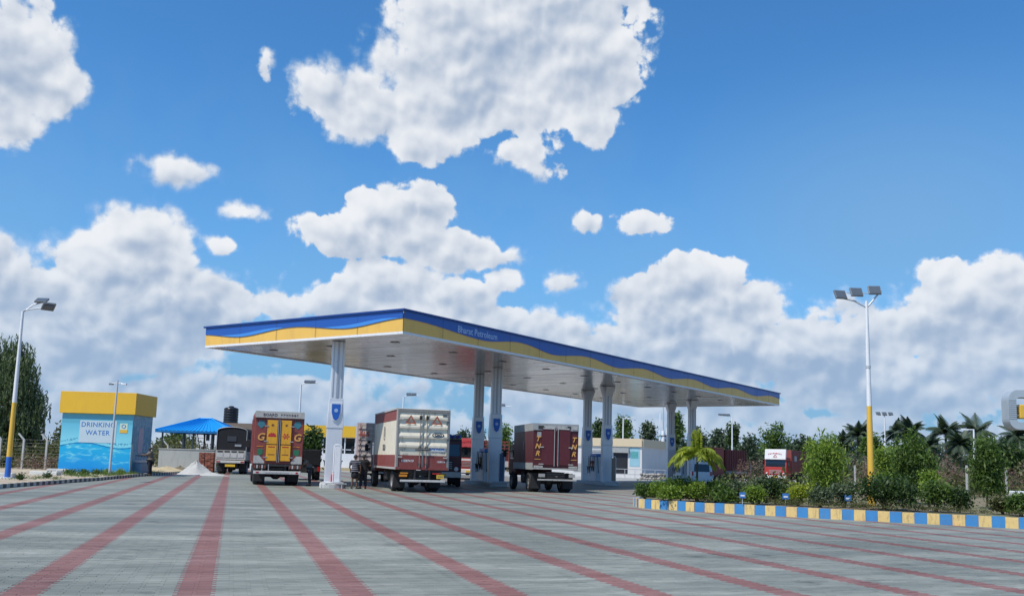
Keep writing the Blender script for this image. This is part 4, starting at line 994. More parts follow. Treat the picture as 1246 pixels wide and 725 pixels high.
# ---------------------------------------------------------------- people
M_skin = mat('brown_skin', (.16,.085,.05), .55, var=.05)
def striped(name, a, b, n):
    m = bpy.data.materials.new(name); m.use_nodes = True; N = NT(m.node_tree); bs = m.node_tree.nodes['Principled BSDF']
    z = N.xyz(N.node('ShaderNodeTexCoord', out=3))[2]; f = N.m('GREATER_THAN', N.m('FRACT', N.m('MULTIPLY', z, n)), .68)
    N.put(bs.inputs['Base Color'], N.mix(f, a, b)); bs.inputs['Roughness'].default_value = .9; return m
def person(label, loc, rot, shirt, trouser, pose, hgt=1.72, hair=None, lungi=False):
    t = thing('person', label, 'person', loc, rot); k = hgt / 1.72
    # joints: local -y is the way the person faces
    V, E_, Rr = [], [], []
    def J(p, r, par=None):
        V.append(tuple(Vector(p) * k)); Rr.append(r * k); i = len(V) - 1
        if par is not None: E_.append((par, i))
        return i
    pz = pose
    pel = J(pz['pelvis'], .135); ab = J(pz['waist'], .12, pel); ch = J(pz['chest'], .15, ab); nk0 = J(pz['neck'], .065, ch); 
    nk = J(pz['neck2'], .058, nk0); hd = J(pz['head'], .088, nk); J(pz['crown'], .085, hd)
    hips = []
    for s in (-1, 1):
        h = J(pz['hip'][s], .095, pel); kn = J(pz['knee'][s], .062, h); an = J(pz['ankle'][s], .042, kn); toe = J(pz['toe'][s], .035, an)
        sh = J(pz['shoulder'][s], .062, ch); el = J(pz['elbow'][s], .043, sh); wr = J(pz['wrist'][s], .030, el)
        d = (Vector(pz['wrist'][s]) - Vector(pz['elbow'][s])).normalized(); side = d.cross(Vector((0, 1, .2))).normalized()
        w0 = Vector(pz['wrist'][s]); pm = w0 + d * .05; pi_ = J(pm, .034, wr)
        for q in range(4):
            b = J(pm + d * .04 + side * (.012 + (q - 1.5) * .02), .010, pi_); J(pm + d * (.085 + .01 * (q in (1, 2))) + side * (q - 1.5) * .024 + Vector((0, -.012, 0)), .008, b)
        b = J(pm + side * .035, .011, pi_); J(pm + side * .055 + d * .035, .009, b)
    body = skin('body', V, E_, Rr, M_skin, t, 1)
    # clothing follows the same joints, a little wider
    def sub(pts, r, edges, nm, m, sb=1): return skin(nm, [tuple(Vector(p) * k) for p in pts], edges, [x * k for x in r], m, t, sb)
    P_ = pz
    lerp = lambda a, b, f: tuple(Vector(a).lerp(Vector(b), f))
    sub([P_['waist'], P_['chest'], P_['neck'], P_['shoulder'][-1], lerp(P_['shoulder'][-1], P_['elbow'][-1], .75), P_['shoulder'][1], lerp(P_['shoulder'][1], P_['elbow'][1], .75), lerp(P_['waist'], P_['pelvis'], .8)],
        [.20, .235, .10, .115, .088, .115, .088, .205], [(0, 1), (1, 2), (1, 3), (3, 4), (1, 5), (5, 6), (0, 7)], 'shirt', shirt)
    if lungi:
        mid = lambda f: tuple((Vector(lerp(P_['hip'][-1], P_['knee'][-1], f)) + Vector(lerp(P_['hip'][1], P_['knee'][1], f))) / 2)
        sub([P_['pelvis'], mid(.4), mid(1.0)], [.20, .22, .23], [(0, 1), (1, 2)], 'shorts', trouser)
    else:
        sub([P_['pelvis'], P_['hip'][-1], P_['knee'][-1], lerp(P_['knee'][-1], P_['ankle'][-1], .93), P_['hip'][1], P_['knee'][1], lerp(P_['knee'][1], P_['ankle'][1], .93)],
            [.18, .132, .10, .080, .132, .10, .080], [(0, 1), (1, 2), (2, 3), (0, 4), (4, 5), (5, 6)], 'trousers', trouser)
    hd_, cr = Vector(P_['head']), Vector(P_['crown'])
    up = (cr - hd_).normalized(); fwd = Vector(P_['face'])
    c = hd_ + up * .05 - fwd * .018
    hb = MB(); n, m_ = 14, 8
    prof = [(.105 * math.cos(a), .115 * math.sin(a)) for a in [(-.25 + 1.82 * i / 8) for i in range(9)]]
    side = up.cross(fwd).normalized(); rings = [hb.pts([(c + up * z + (side * math.cos(2*math.pi*q/n) + fwd * math.sin(2*math.pi*q/n) * 1.05) * r) * k for q in range(n)]) for r, z in prof]
    for a, b in zip(rings, rings[1:]):
        for q in range(n): hb.face([a + q, a + (q + 1) % n, b + (q + 1) % n, b + q], 0, True)
    hb.build('hair', mat('black_hair', (.012,.01,.01), .6), t)
    f0 = hd_ + fwd * .095
    for s in (-1, 1):
        MB().lathe([(.004, -.006), (.011, 0), (.004, .006)], tuple((f0 + side * s * .033 + up * .02) * k), 8).build('eye', M_black, t)
        MB().lathe([(.006, -.03), (.016, 0), (.006, .03)], tuple((hd_ + side * s * .098) * k), 8).build('ear', M_skin, t)
    MB().lathe([(.016, -.02), (.006, .03)], tuple((f0 + fwd * .006) * k), 6).build('nose', M_skin, t)
    MB().box(tuple((f0 - up * .045) * k), (.045, .012, .012)).build('mouth', mat('lip', (.13,.05,.04), .5), t)
    for s in (-1, 1):
        a, b = Vector(P_['ankle'][s]), Vector(P_['toe'][s]); d = (b - a); ang = math.atan2(d.x, -d.y)
        m_ = (a + b) / 2; MB().box((m_.x * k, m_.y * k, .035), (.10, .27, .07), rz=ang).build('shoe', M_black, t, bevel=.02)
    return t
def stand(arm=None, lean=0.0, spread=.11, bend=0.0, look=(0, -1, 0)):
    cs, sn = math.cos(bend), math.sin(bend)
    def T(y, z):      # bend the trunk forward about the pelvis
        dz = z - .95; return (0, (y * cs) - dz * sn, .95 + dz * cs + y * sn * 0)
    d = dict(pelvis=(0, 0, .95), waist=T(0, 1.08), chest=T(0, 1.32), neck=T(0, 1.46), neck2=T(-.01, 1.52), head=T(-.02 - .03 * (bend > 0), 1.60), crown=T(-.02, 1.67),
             hip={s: (s * .095, 0, .88) for s in (-1, 1)}, knee={s: (s * spread, -.02, .49) for s in (-1, 1)}, ankle={s: (s * (spread + .02), .02, .08) for s in (-1, 1)}, toe={s: (s * (spread + .05), -.12, .035) for s in (-1, 1)},
             face=Vector((look[0], look[1], -math.sin(bend) * .6)).normalized())
    d['shoulder'] = {s: (s * .19, T(0, 1.40)[1], T(0, 1.40)[2]) for s in (-1, 1)}
    arm = arm or {}
    d['elbow'] = {}; d['wrist'] = {}
    for s in (-1, 1):
        S = Vector(d['shoulder'][s]); e, w_ = arm.get(s, ((s * .06, .03, -.28), (s * .07, -.03, -.53)))
        d['elbow'][s] = tuple(S + Vector(e)); d['wrist'][s] = tuple(S + Vector(w_))
    return d
M_grey = mat('grey_shirt', (.13,.125,.12), .9, var=.15, scale=8); M_navy = mat('navy_trousers', (.016,.018,.028), .9, var=.2, scale=8); M_blk = mat('black_cloth', (.014,.014,.016), .9, var=.2, scale=8)
p = P(431, 592, 48.2)
person('person in striped dark shirt and knee length shorts beside the first column', (p.x, p.y, 0), R(180), striped('striped_shirt', (.02, .022, .03), (.22, .22, .25), 11), M_blk, stand({1: ((.10, .04, -.26), (.06, -.10, -.46)), -1: ((-.10, .04, -.26), (-.10, -.02, -.50))}), 1.68, lungi=True)
p = P(441.5, 591.5, 48.5)
person('person in plain dark clothes standing close to the corner of the cream container lorry', (p.x, p.y, 0), R(200), M_blk, M_navy, stand({-1: ((-.12, -.10, -.24), (-.22, -.32, -.20)), 1: ((.08, .03, -.27), (.08, -.02, -.52))}), 1.70)
p = P(376.5, 588.5, 50.5)
person('person in a grey shirt bending towards the side of the maroon lorry', (p.x, p.y, 0), R(-78), M_grey, M_navy, stand({-1: ((-.04, -.20, -.20), (-.02, -.42, -.26)), 1: ((.04, -.14, -.24), (.0, -.36, -.34))}, bend=.68, spread=.14), 1.70)
p = P(182, 577.6, 61.5)
person('person in tan shirt and dark trousers reaching for the kiosk taps', (p.x, p.y, .02), R(-90), mat('tan_shirt', (.17,.14,.11), .9, var=.1, scale=8), M_navy, stand({-1: ((-.03, -.22, -.12), (-.02, -.46, -.04)), 1: ((.03, -.22, -.14), (.02, -.45, -.10))}, bend=.10), 1.80)

# ---------------------------------------------------------------- drinking water kiosk
KX0, KX1, KY0, KY1 = -29.0, -24.45, 61.0, 64.6; KC = ((KX0 + KX1) / 2, KY0)
kio = thing('water_kiosk', 'drinking water kiosk with blue water print walls and a golden yellow parapet', 'kiosk', (KC[0], KC[1], 0), R(1.5))
def water_mat(name, dark):
    m = bpy.data.materials.new(name); m.use_nodes = True; N = NT(m.node_tree); bs = m.node_tree.nodes['Principled BSDF']
    co = N.node('ShaderNodeTexCoord', out=3); x, y, z = N.xyz(co); x = N.m('ADD', x, N.m('MULTIPLY', y, 1.0))
    q = N.comb(x, 0, z)
    line = N.m('ADD', 1.92, N.m('ADD', N.m('MULTIPLY', N.m('SINE', N.m('MULTIPLY_ADD', x, 1.35, 2.6)), .16), N.m('MULTIPLY', N.m('SUBTRACT', N.noise(q, 2.5, 3, .6), .5), .12)))
    under = N.m('LESS_THAN', z, line)
    dep = N.m('SUBTRACT', line, z)
    air = N.mix(N.ramp(z, 1.9, 3.6), (.24, .68, .80), (.12, .48, .66))
    stripe = N.m('GREATER_THAN', z, 3.28); air = N.mix(N.m('MULTIPLY', stripe, .8), air, (.11, .40, .52))
    caust = N.noise(N.comb(N.m('MULTIPLY', x, .7), 0, N.m('MULTIPLY', z, 2.2)), 1.6, 4, .6, 1.2)
    wat = N.mix(N.ramp(dep, 0, 1.9), (.01, .43, .74), (.004, .28, .70)); wat = N.mix(N.m('MULTIPLY', N.ramp(caust, .48, .70), N.ramp(dep, 1.7, .3)), wat, (.26, .78, .82))
    wat = N.mix(N.ramp(N.m('ABSOLUTE', N.m('SUBTRACT', dep, .05)), .06, .0), wat, (.004, .16, .38))
    spl = N.noise(q, 5.5, 4, .75, 1.5); band = N.ramp(N.m('ABSOLUTE', N.m('ADD', dep, .22)), .28, .0)
    air = N.mix(N.m('MULTIPLY', N.ramp(N.m('MULTIPLY', spl, N.m('ADD', band, .35)), .60, .72), band), air, (.05, .28, .45))
    c = N.mix(under, air, wat)
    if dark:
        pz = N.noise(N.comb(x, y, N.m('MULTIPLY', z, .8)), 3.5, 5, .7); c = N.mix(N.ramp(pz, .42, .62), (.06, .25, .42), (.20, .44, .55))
    N.put(bs.inputs['Base Color'], c); bs.inputs['Roughness'].default_value = .35
    return m
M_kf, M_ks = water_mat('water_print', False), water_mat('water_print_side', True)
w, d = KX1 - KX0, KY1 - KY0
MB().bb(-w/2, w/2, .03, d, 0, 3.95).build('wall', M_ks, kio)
MB().bb(-w/2, w/2, 0, .029, .12, 3.9).build('printed_panel', M_kf, kio)
M_par = mat('parapet_yellow', (.82,.48,.03), .5, var=.06, scale=.8, dirt=.08)
MB().bb(-w/2 - .16, w/2 + .16, -.16, d + .16, 3.92, 5.32).build('parapet', M_par, kio, bevel=.01)
MB().bb(-w/2 - .2, w/2 + .2, -.3, d + .2, -.1, .14).build('plinth', M_conc, kio)
bd = MB().bb(-1.10, 1.25, -.012, -.001, 2.05, 3.48).build('sign_board', mat('sign_pale', (.52,.64,.70), .4, var=.05), kio)
M_dw = mat('lettering_drink_blue', (.01,.16,.50), .5, var=0)
text('lettering', 'DRINKING', .43, M_dw, kio, (.07, -.016, 3.2), '-y', spacing=1.08); text('lettering', 'WATER', .43, M_dw, kio, (.07, -.016, 2.68), '-y', spacing=1.08)
lg = MB().bb(1.47, 1.96, -.014, -.001, 2.72, 3.34).build('logo_board', mat('logo_pale', (.60,.72,.55), .4, var=.02), kio)
MB().bb(1.47, 1.96, -.018, -.015, 2.72, 2.93).build('logo_foot', M_yel, lg)
r_ = MB(); cx, cz = 1.715, 3.14
for k in range(20):
    a, b = 2*math.pi*k/20, 2*math.pi*(k+1)/20
    if k in (3, 13): continue
    r_.poly([(cx + .14*math.cos(a), -.018, cz + .14*math.sin(a)), (cx + .14*math.cos(b), -.018, cz + .14*math.sin(b)), (cx + .09*math.cos(b), -.018, cz + .09*math.sin(b)), (cx + .09*math.cos(a), -.018, cz + .09*math.sin(a))][::-1])
o = r_.build('logo_ring', M_blue, lg); o['kind'] = 'stuff'
MB().bb(w/2 + .001, w/2 + .012, 1.2, 2.0, 1.5, 3.1).build('side_notice', mat('notice_pink', (.50,.42,.50), .5, var=.3, scale=5), kio)
MB().bb(w/2 + .002, w/2 + .02, -.02, .25, .2, 2.0).build('corner_trim', mat('corner_pale', (.42,.50,.52), .5), kio)
bs_ = MB(); bs_.bb(w/2, w/2 + .4, .8, 2.6, .85, 1.0); bs_.build('tap_basin', M_galv, kio)
for y in (1.0, 1.5, 2.0, 2.5):
    MB().tube([(w/2, y, 1.3), (w/2 + .18, y, 1.3), (w/2 + .2, y, 1.2)], .025, 6).build('tap', M_black, kio)
MB().bb(w/2 + .02, w/2 + .5, .7, 2.7, .14, .82).build('basin_support', mat('basin_tile', (.10,.22,.35), .4), kio)

# ---------------------------------------------------------------- lamps
def flood(par, x, y, z, rz, m=M_galv, s=1.0, tilt=25):
    Mt = Matrix.Rotation(R(rz), 4, 'Z') @ Matrix.Rotation(R(tilt), 4, 'X')
    b = MB(); b.box((0, 0, 0), (.62 * s, .50 * s, .10 * s)); b.box((0, 0, -.07 * s), (.40 * s, .30 * s, .06 * s))
    o = b.build('floodlight', m, par, bevel=.01); o.matrix_local = Matrix.Translation((x, y, z)) @ Mt
    l = MB().box((0, 0, .055 * s), (.54 * s, .42 * s, .01)).build('lens', mat('flood_lens', (.10,.12,.14), .25), o)
    for k in range(5): MB().box((-.2 * s + .1 * s * k, 0, -.11 * s), (.02 * s, .3 * s, .04 * s)).build('cooling_fin', m, o)
    return o
M_lg = mat('lamp_grey', (.17,.19,.21), .5, .2)
def pole_parts(t, H, segs, r0=.12, r1=.055):
    z = 0
    for i, (zz, mm, nm) in enumerate(segs):
        ra, rb = r0 + (r1 - r0) * z / H, r0 + (r1 - r0) * zz / H
        MB().tube([(0, 0, z), (0, 0, zz)], [ra, rb], 12, cap=True).build(nm, mm, t)
        z = zz
p = G(8.5, 585.0); Hh = P(28, 372, p.y).z
t = thing('street_lamp', 'tall left lamp with blue foot, yellow shaft and silver top beside the weeping tree', 'street lamp', (p.x, p.y, .1), R(5), 'tall twin colour lamp poles')
pole_parts(t, 8.1, ((1.05, M_blue, 'blue_pole_foot'), (3.65, M_yel, 'yellow_pole_section'), (8.1, M_white, 'upper_pole')), .135, .06)
MB().tube([(0, 0, 8.05), (.05, 0, 8.15), (1.0, 0, 8.33)], .035, 8).build('arm', M_galv, t); MB().tube([(0, 0, 8.05), (.35, .2, 8.45), (.7, .3, 8.6)], .03, 8).build('arm', M_galv, t)
flood(t, 1.18, 0, 8.38, 40, M_lg, .95, -40); flood(t, .72, .3, 8.72, 0, M_lg, .9, 30)
MB().bb(-.25, .25, -.25, .25, -.1, .08).build('footing', M_white, t, bevel=.02)
p = P(1061, 620, 35.5)
t = thing('street_lamp', 'tall right lamp with yellow lower pole and three floodlights above the shrubs', 'street lamp', (p.x, p.y, .3), R(-3), 'tall twin colour lamp poles')
H_ = P(1054, 366, 35.5).z - .3
t.rotation_euler = (0, R(-.4), 0)
pole_parts(t, H_, ((3.75, M_yel, 'yellow_pole_section'), (H_, M_white, 'upper_pole')), .135, .055)
MB().tube([(-.02, 0, H_ - .25), (-.45, 0, H_ - .02), (-1.05, 0, H_ + .12)], .033, 8).build('arm', M_galv, t)
MB().tube([(.02, 0, H_ - .25), (.25, 0, H_ + .02), (.58, 0, H_ + .42)], .033, 8).build('arm', M_galv, t)
MB().tube([(-.75, .02, H_ + .3), (.45, .02, H_ + .3)], .018, 6).build('cross_tube', M_galv, t)
for (x, z, a) in ((-1.0, H_ + .22, 12), (-.38, H_ + .33, 4), (.32, H_ + .42, -4)):
    flood(t, x, 0, z, a, M_lg, .76, 62)
MB().tube([(0, 0, H_ - 2.6), (0, 0, H_ - 2.5)], .095, 10).build('collar', M_galv, t)
for (bx, by, tx, ty, Y, nh, side, lab) in (
    (360.5, 575, 360.5, 467, 91, 2, 1, 'slim white lamp with two right facing heads behind the yellow door lorry'),
    (487, 580, 486.5, 482, 101, 2, 1, 'slim white lamp rising behind the cream container lorry'),
    (604, 580, 604, 495, 113, 1, 1, 'slim white lamp just right of the second column pair'),
    (757.5, 580, 757.3, 509, 122, 0, 1, 'bare white pole behind the cream parapet building'),
    (891, 588, 890, 507, 128, 3, -1, 'slim white lamp with left facing heads behind the red tipper lorry'),
    (1078, 590, 1077, 505, 114, 3, 0, 'slim white lamp with three heads behind the tall yellow lamp'),
    (1187, 590, 1187, 522, 92, 1, -2, 'short white lamp with a straight left arm among the coconut palms')):
    b = P(bx, by, Y); H_ = P(tx, ty, Y).z
    t = thing('pole' if nh == 0 else 'slim_street_lamp', lab, 'pole' if nh == 0 else 'street lamp', (b.x, b.y, -.1), 0, 'slim white poles behind the forecourt')
    MB().tube([(0, 0, 0), (0, 0, H_ + .1)], [.12, .075], 10).build('pole', M_white, t)
    if nh == 0: MB().tube([(0, 0, H_ + .1), (0, 0, H_ + .18)], .1, 8).build('cap', M_white, t)
    if side in (1, -1):
        MB().tube([(0, 0, H_), (side * .3, 0, H_ + .18), (side * 1.6, 0, H_ + .25)], .045, 6).build('arm', M_white, t)
        for k in range(nh): flood(t, side * (.55 + .55 * k), 0, H_ + .38, 0, M_lg, .85, 30)
    elif side == 0:
        MB().tube([(-.8, 0, H_ + .1), (.8, 0, H_ + .1)], .045, 6).build('arm', M_white, t)
        for k in (-1, 0, 1): flood(t, k * .75, 0, H_ + .3, 0, M_lg, .9, 50)
    else:
        MB().tube([(0, 0, H_ + .05), (-1.25, 0, H_ + .05)], .055, 6).build('arm', M_white, t); MB().box((-1.0, 0, H_ + .02), (.5, .2, .1)).build('lamp_head', M_white, t)
p = P(133, 578.5, 57.5)
t = thing('slim_street_lamp', 'thin galvanised lamp standing in front of the drinking water kiosk', 'street lamp', (p.x, p.y, .1), 0)
MB().tube([(0, 0, 0), (.05, 0, 5.75)], [.075, .05], 10).build('pole', M_galv, t)
MB().tube([(-.35, 0, 5.55), (.05, 0, 5.62), (.55, 0, 5.55)], .025, 6).build('arm', M_galv, t)
MB().box((-.33, 0, 5.52), (.24, .16, .10)).build('lamp_head', M_lg, t, bevel=.01); MB().box((.48, -.05, 5.53), (.30, .18, .10)).build('lamp_head', M_white, t, bevel=.01)

# ---------------------------------------------------------------- blue roofed shelter, wall, stacks, heap
ap = P(241, 509.5, 82); el = P(189, 523, 79); er = P(277, 528, 79)
sx0, sx1 = el.x, er.x; ez = el.z; cx = (sx0 + sx1) / 2
sh = thing('shelter', 'open shelter with a bright blue corrugated hipped roof on thin posts', 'shelter', (cx, 79, 0), 0)
hw = (sx1 - sx0) / 2; dp = 6.0; rz_ = ap.z; r0x, r1x = ap.x - cx + .2, ap.x - cx + 1.2
M_broof = mat('blue_roof_sheet', (.012,.30,.72), .35, .1, var=.05)
def roof_face(pts, n, name_):
    # corrugated sheet: ribs run from eave to ridge
    a, b, c, d = [Vector(p) for p in pts]; m_ = MB(); nrm = (b - a).cross(d - a).normalized()
    for i in range(n):
        for (f0, f1, h0, h1) in ((0, .35, 0, 0), (.35, .5, 0, .06), (.5, .7, .06, .06), (.7, .85, .06, 0), (.85, 1, 0, 0)):
            u0, u1 = (i + f0) / n, (i + f1) / n
            m_.poly([a.lerp(b, u0) + nrm * h0, a.lerp(b, u1) + nrm * h1, d.lerp(c, u1) + nrm * h1, d.lerp(c, u0) + nrm * h0])
    m_.build(name_, M_broof, sh)
E0, E1_, E2_, E3_ = (-hw, 0, ez), (hw, 0, ez), (hw, dp, ez), (-hw, dp, ez); T0, T1 = (r0x, dp / 2, rz_), (r1x, dp / 2, rz_)
roof_face([E0, E1_, T1, T0], 18, 'roof_sheet'); roof_face([E1_, E2_, T1, T1], 14, 'roof_sheet'); roof_face([E2_, E3_, T0, T1], 18, 'roof_sheet'); roof_face([E3_, E0, T0, T0], 14, 'roof_sheet')
fb = MB(); fb.bb(-hw, hw, -.03, .03, ez - .16, ez + .01); fb.bb(-hw, hw, dp - .03, dp + .03, ez - .16, ez + .01); fb.bb(-hw - .03, -hw + .03, .031, dp - .031, ez - .16, ez + .01); fb.bb(hw - .03, hw + .03, .031, dp - .031, ez - .16, ez + .01); fb.build('eave_trim', mat('eave_blue', (.01,.16,.42), .4), sh)
rc = MB(); 
for (a, b) in ((E0, T0), (E1_, T1), (E2_, T1), (E3_, T0), (T0, T1)): rc.tube([Vector(a) + Vector((0,0,.06)), Vector(b) + Vector((0,0,.06))], .07, 6)
rc.build('ridge_cap', M_broof, sh)
M_post = mat('shelter_post', (.04,.055,.06), .5)
for px_ in (195.3, 221, 233, 256, 274):
    x = P(px_, 545, 79).x - cx
    for y in (.25, dp - .25): MB().bb(x - .06, x + .06, y - .06, y + .06, 0, ez).build('post', M_post, sh)
a_ = P(194, 546, 77.5); b_ = P(262, 546, 77.5)
wl = thing('boundary_wall', 'low pale grey plastered wall in front of the blue roofed shelter', 'wall', ((a_.x + b_.x) / 2, 77.5, 0), 0)
M_plw = mat('plaster_grey', (.40,.42,.40), .9, var=.12, scale=.8, dirt=.25, bump=.2)
MB().bb((a_.x - b_.x) / 2, (b_.x - a_.x) / 2, -.1, .1, 0, a_.z).build('wall_panel', M_plw, wl); MB().bb((a_.x - b_.x) / 2 - .03, (b_.x - a_.x) / 2 + .03, -.14, .14, a_.z, a_.z + .07).build('coping', M_plw, wl)
a_ = P(243.5, 549, 75.5); b_ = P(263, 549, 75.5)
bk = thing('brick_stack', 'stack of reddish brown bricks beside the tarpaulin lorry', 'brick stack', (a_.x, 75.5, .0), 0)
M_bk = [mat('brick_red_%s' % nm, c, .9, var=.15, scale=4, bump=.3) for nm, c in (('a', (.27,.085,.05)), ('b', (.22,.07,.045)), ('c', (.32,.11,.07)))]
bms = [MB().bb(-.105, .105, -.24, .24, 0, .118).build('brick', mm, mesh_only=True) for mm in M_bk]
nb = int((b_.x - a_.x) / .225)
for r in range(int(a_.z / .125)):
    for c in range(nb):
        gap = .05 if c >= nb // 2 else 0
        inst('brick', random.choice(bms), bk, (.115 + c * .225 + gap + random.uniform(-.006, .006), random.uniform(-.03, .03), .125 * r + .005), (0, 0, random.uniform(-.03, .03)))
# sand and lime heaps
def heap(name, label, cat, c, rx, ry, h, m, seed, nn=28):
    mb = MB(); rs = random.Random(seed); rings = []
    ph = [rs.uniform(0, 6.28) for _ in range(6)]
    for i in range(13):
        f = i / 12; z = h * (1 - f ** 1.15) ** 1.3 if i else h
        rings.append(mb.pts([(rx * f * (1 + .13 * math.sin(3 * 2*math.pi*k/nn + ph[0]) + .07 * math.sin(7 * 2*math.pi*k/nn + ph[1]) + rs.uniform(-.03, .03)) * math.cos(2*math.pi*k/nn), ry * f * (1 + .1 * math.sin(2 * 2*math.pi*k/nn + ph[2])) * math.sin(2*math.pi*k/nn), z * (1 + rs.uniform(-.13, .13) + .12 * math.sin(4 * 2*math.pi*k/nn + ph[3] + 5 * f)) + (0 if f < 1 else -.05)) for k in range(nn)]))
    for a, b in zip(rings, rings[1:]):
        for k in range(nn): mb.face([a + k, b + k, b + (k + 1) % nn, a + (k + 1) % nn], 0, True)
    o = mb.build(name, m); o.location = c; return tag(o, label, cat)
M_lime = mat('white_sand', (.46,.46,.44), .95, var=.18, scale=3, bump=1.5); M_ysand = mat('yellow_sand', (.46,.37,.22), .95, var=.15, scale=2, bump=.8)
p = P(238, 573, 69.5); heap('sand_heap', 'bright white heap of sand spilling onto the paving by the brick stack', 'sand heap', (p.x, p.y, .0), 1.4, 1.4, .95, M_lime, 3)
p = P(256, 574.8, 67.5); heap('sand_spill', 'thin white spill of sand at the right foot of the white heap', 'sand heap', (p.x, p.y, 0), 1.3, .8, .22, M_lime, 4)
p = P(203, 572, 73); heap('sand_heap', 'low yellowish sand heap between the kiosk and the white heap', 'sand heap', (p.x, p.y, .1), 2.1, 1.6, .34, M_ysand, 5)
p = P(219, 571, 73.5); heap('sand_heap', 'small brown earth mound left of the white heap', 'sand heap', (p.x, p.y, .1), 1.0, 1.0, .42, mat('brown_earth', (.17,.14,.09), .95, bump=.8), 6)
# rubble slabs on the left verge
for (px_, py_, Y, sx_, sy_, sz_, rr, lab) in ((4, 581, 47, 1.0, .5, .22, 8, 'white slab lying left of the tall left lamp'), (55, 577.5, 53, 1.6, .5, .20, -5, 'long white slab on the sandy verge before the fence'), (70, 574.5, 57, 1.1, .6, .28, 12, 'white slab leaning by the left corner of the kiosk'), (75, 580, 54.5, .6, .4, .25, 30, 'small pale block beside the verge shrubs')):
    p = P(px_, py_, Y); o = MB().box((0, 0, sz_ / 2), (sx_, sy_, sz_)).build('concrete_slab', mat('pale_slab', (.62,.62,.58), .85, dirt=.2, bump=.4), bevel=.02, loc=(p.x, p.y, .12), rotz=R(rr)); tag(o, lab, 'slab')
# small white building with tank behind
a_ = P(238, 548, 98); b_ = P(311, 548, 98)
bl = thing('pump_house', 'small white building with brown parapet behind the shelter and tarpaulin lorry', 'building', ((a_.x + b_.x) / 2, 98, 0), 0)
hw_ = (b_.x - a_.x) / 2; MB().bb(-hw_, hw_, 0, 6, 0, 4.15).build('wall', M_white, bl); MB().bb(-hw_ - .1, hw_ + .1, -.1, 6.1, 4.15, 4.75).build('parapet', mat('brown_parapet', (.22,.17,.13), .7), bl)
MB().bb(-hw_ + 1.0, -hw_ + 1.35, -.03, .0, 2.9, 3.5).build('window', M_glass, bl)
tk = thing('water_tank', 'round black plastic water tank standing above the tarpaulin lorry', 'water tank', (P(280.5, 514, 99.5).x, 99.5, 4.78), 0)
prof = [(.74, 0), (.76, .1)]
for k in range(5): prof += [(.76, .18 + k * .27), (.72, .23 + k * .27), (.72, .28 + k * .27), (.76, .33 + k * .27)]
prof += [(.76, 1.5), (.62, 1.62), (.25, 1.70)]
MB().lathe(prof, n=24).build('tank_body', mat('black_plastic', (.015,.017,.022), .3, var=.1), tk); MB().lathe([(.26, 1.70), (.26, 1.78), (.1, 1.82)], n=16).build('lid', M_black, tk)
ld = thing('ladder', 'dark slanting ladder propped inside the blue roofed shelter', 'ladder', (P(243, 546, 83).x, 83.6, 0), 0)
for s_ in (-.28, .28): MB().tube([(s_ + .55, 0, 0), (s_ - .25, 0, 3.4)], .04, 6).build('rail', M_post, ld)
for k in range(9): MB().tube([(.27 + .55 - .8 * (k * .37 + .3) / 3.4 - .55, 0, k * .37 + .3), (.83 - .8 * (k * .37 + .3) / 3.4, 0, k * .37 + .3)], .02, 6).build('rung', M_post, ld)

# ---------------------------------------------------------------- yellow topped building
xr = P(432.5, 550, 107).x; xl = P(352, 550, 107).x
sb = thing('service_building', 'white building with golden yellow parapet and dark window band behind the first column', 'building', (xl, 107, 0), 0)
Lb = xr - xl
for (a, b, mm, nm) in ((0, 1.95, M_white, 'lower_wall'), (3.7, 4.0, M_white, 'lintel')): MB().bb(0, Lb, 0, 7, a, b).build(nm, mm, sb)
MB().bb(.1, Lb - .1, .3, 6.9, 1.95, 3.7).build('glazing', M_glass, sb)
for k in range(7): MB().bb(Lb * k / 6 - .06 + (.06 if k == 0 else -.06 if k == 6 else 0), Lb * k / 6 + .06 + (.06 if k == 0 else -.06 if k == 6 else 0), .02, .28, 1.95, 3.7).build('mullion', M_white, sb)
MB().bb(.0, Lb, .10, .16, 2.35, 2.43).build('window_rail', M_white, sb)
MB().bb(-.2, Lb + .15, -.25, 7.2, 3.78, 5.05).build('parapet', M_par, sb)
MB().bb(-.1, Lb + .1, -.5, -.05, -.1, .35).build('step', M_ysand, sb)

# ---------------------------------------------------------------- cream parapet building
c0 = P(781, 560, 114.5); cl = P(640, 560, 118.5); cr = P(811.5, 560, 126)
M_wall = mat('white_wall', (.66,.65,.63), .8, var=.05, scale=.5, dirt=.15); M_cpar = mat('cream_parapet', (.68,.55,.36), .7, var=.05)
fb_ = thing('canteen_building', 'low white building with cream parapet and dark shutter behind the third column pair', 'building', (c0.x, c0.y, 0), 0)
def wallq(p0, p1, z0, z1, th, m, nm, off=0.0):
    a, b = Vector((p0.x - c0.x, p0.y - c0.y, 0)), Vector((p1.x - c0.x, p1.y - c0.y, 0)); d = (b - a); L = d.length; ang = math.atan2(d.y, d.x)
    o = MB().bb(0, L, -off, th, z0, z1).build(nm, m, fb_); o.location = a; o.rotation_euler.z = ang; return o
wallq(cl, c0, -.1, 3.78, .3, M_wall, 'front_wall'); wallq(c0, cr, -.1, 3.78, .3, M_wall, 'side_wall')
fw_ = wallq(cl, c0, 3.78, 4.75, .5, M_cpar, 'parapet', .18); wallq(c0 + Vector((.0, .05, 0)), cr, 3.78, 4.74, .5, M_cpar, 'parapet', .18)
rf = MB(); rf.poly([(0, .2, 3.9), (cr.x - c0.x, cr.y - c0.y, 3.9), (cr.x - c0.x - 14, cr.y - c0.y + 3.5, 3.9), (cl.x - c0.x, cl.y - c0.y, 3.9)]); rf.build('roof', M_conc, fb_)
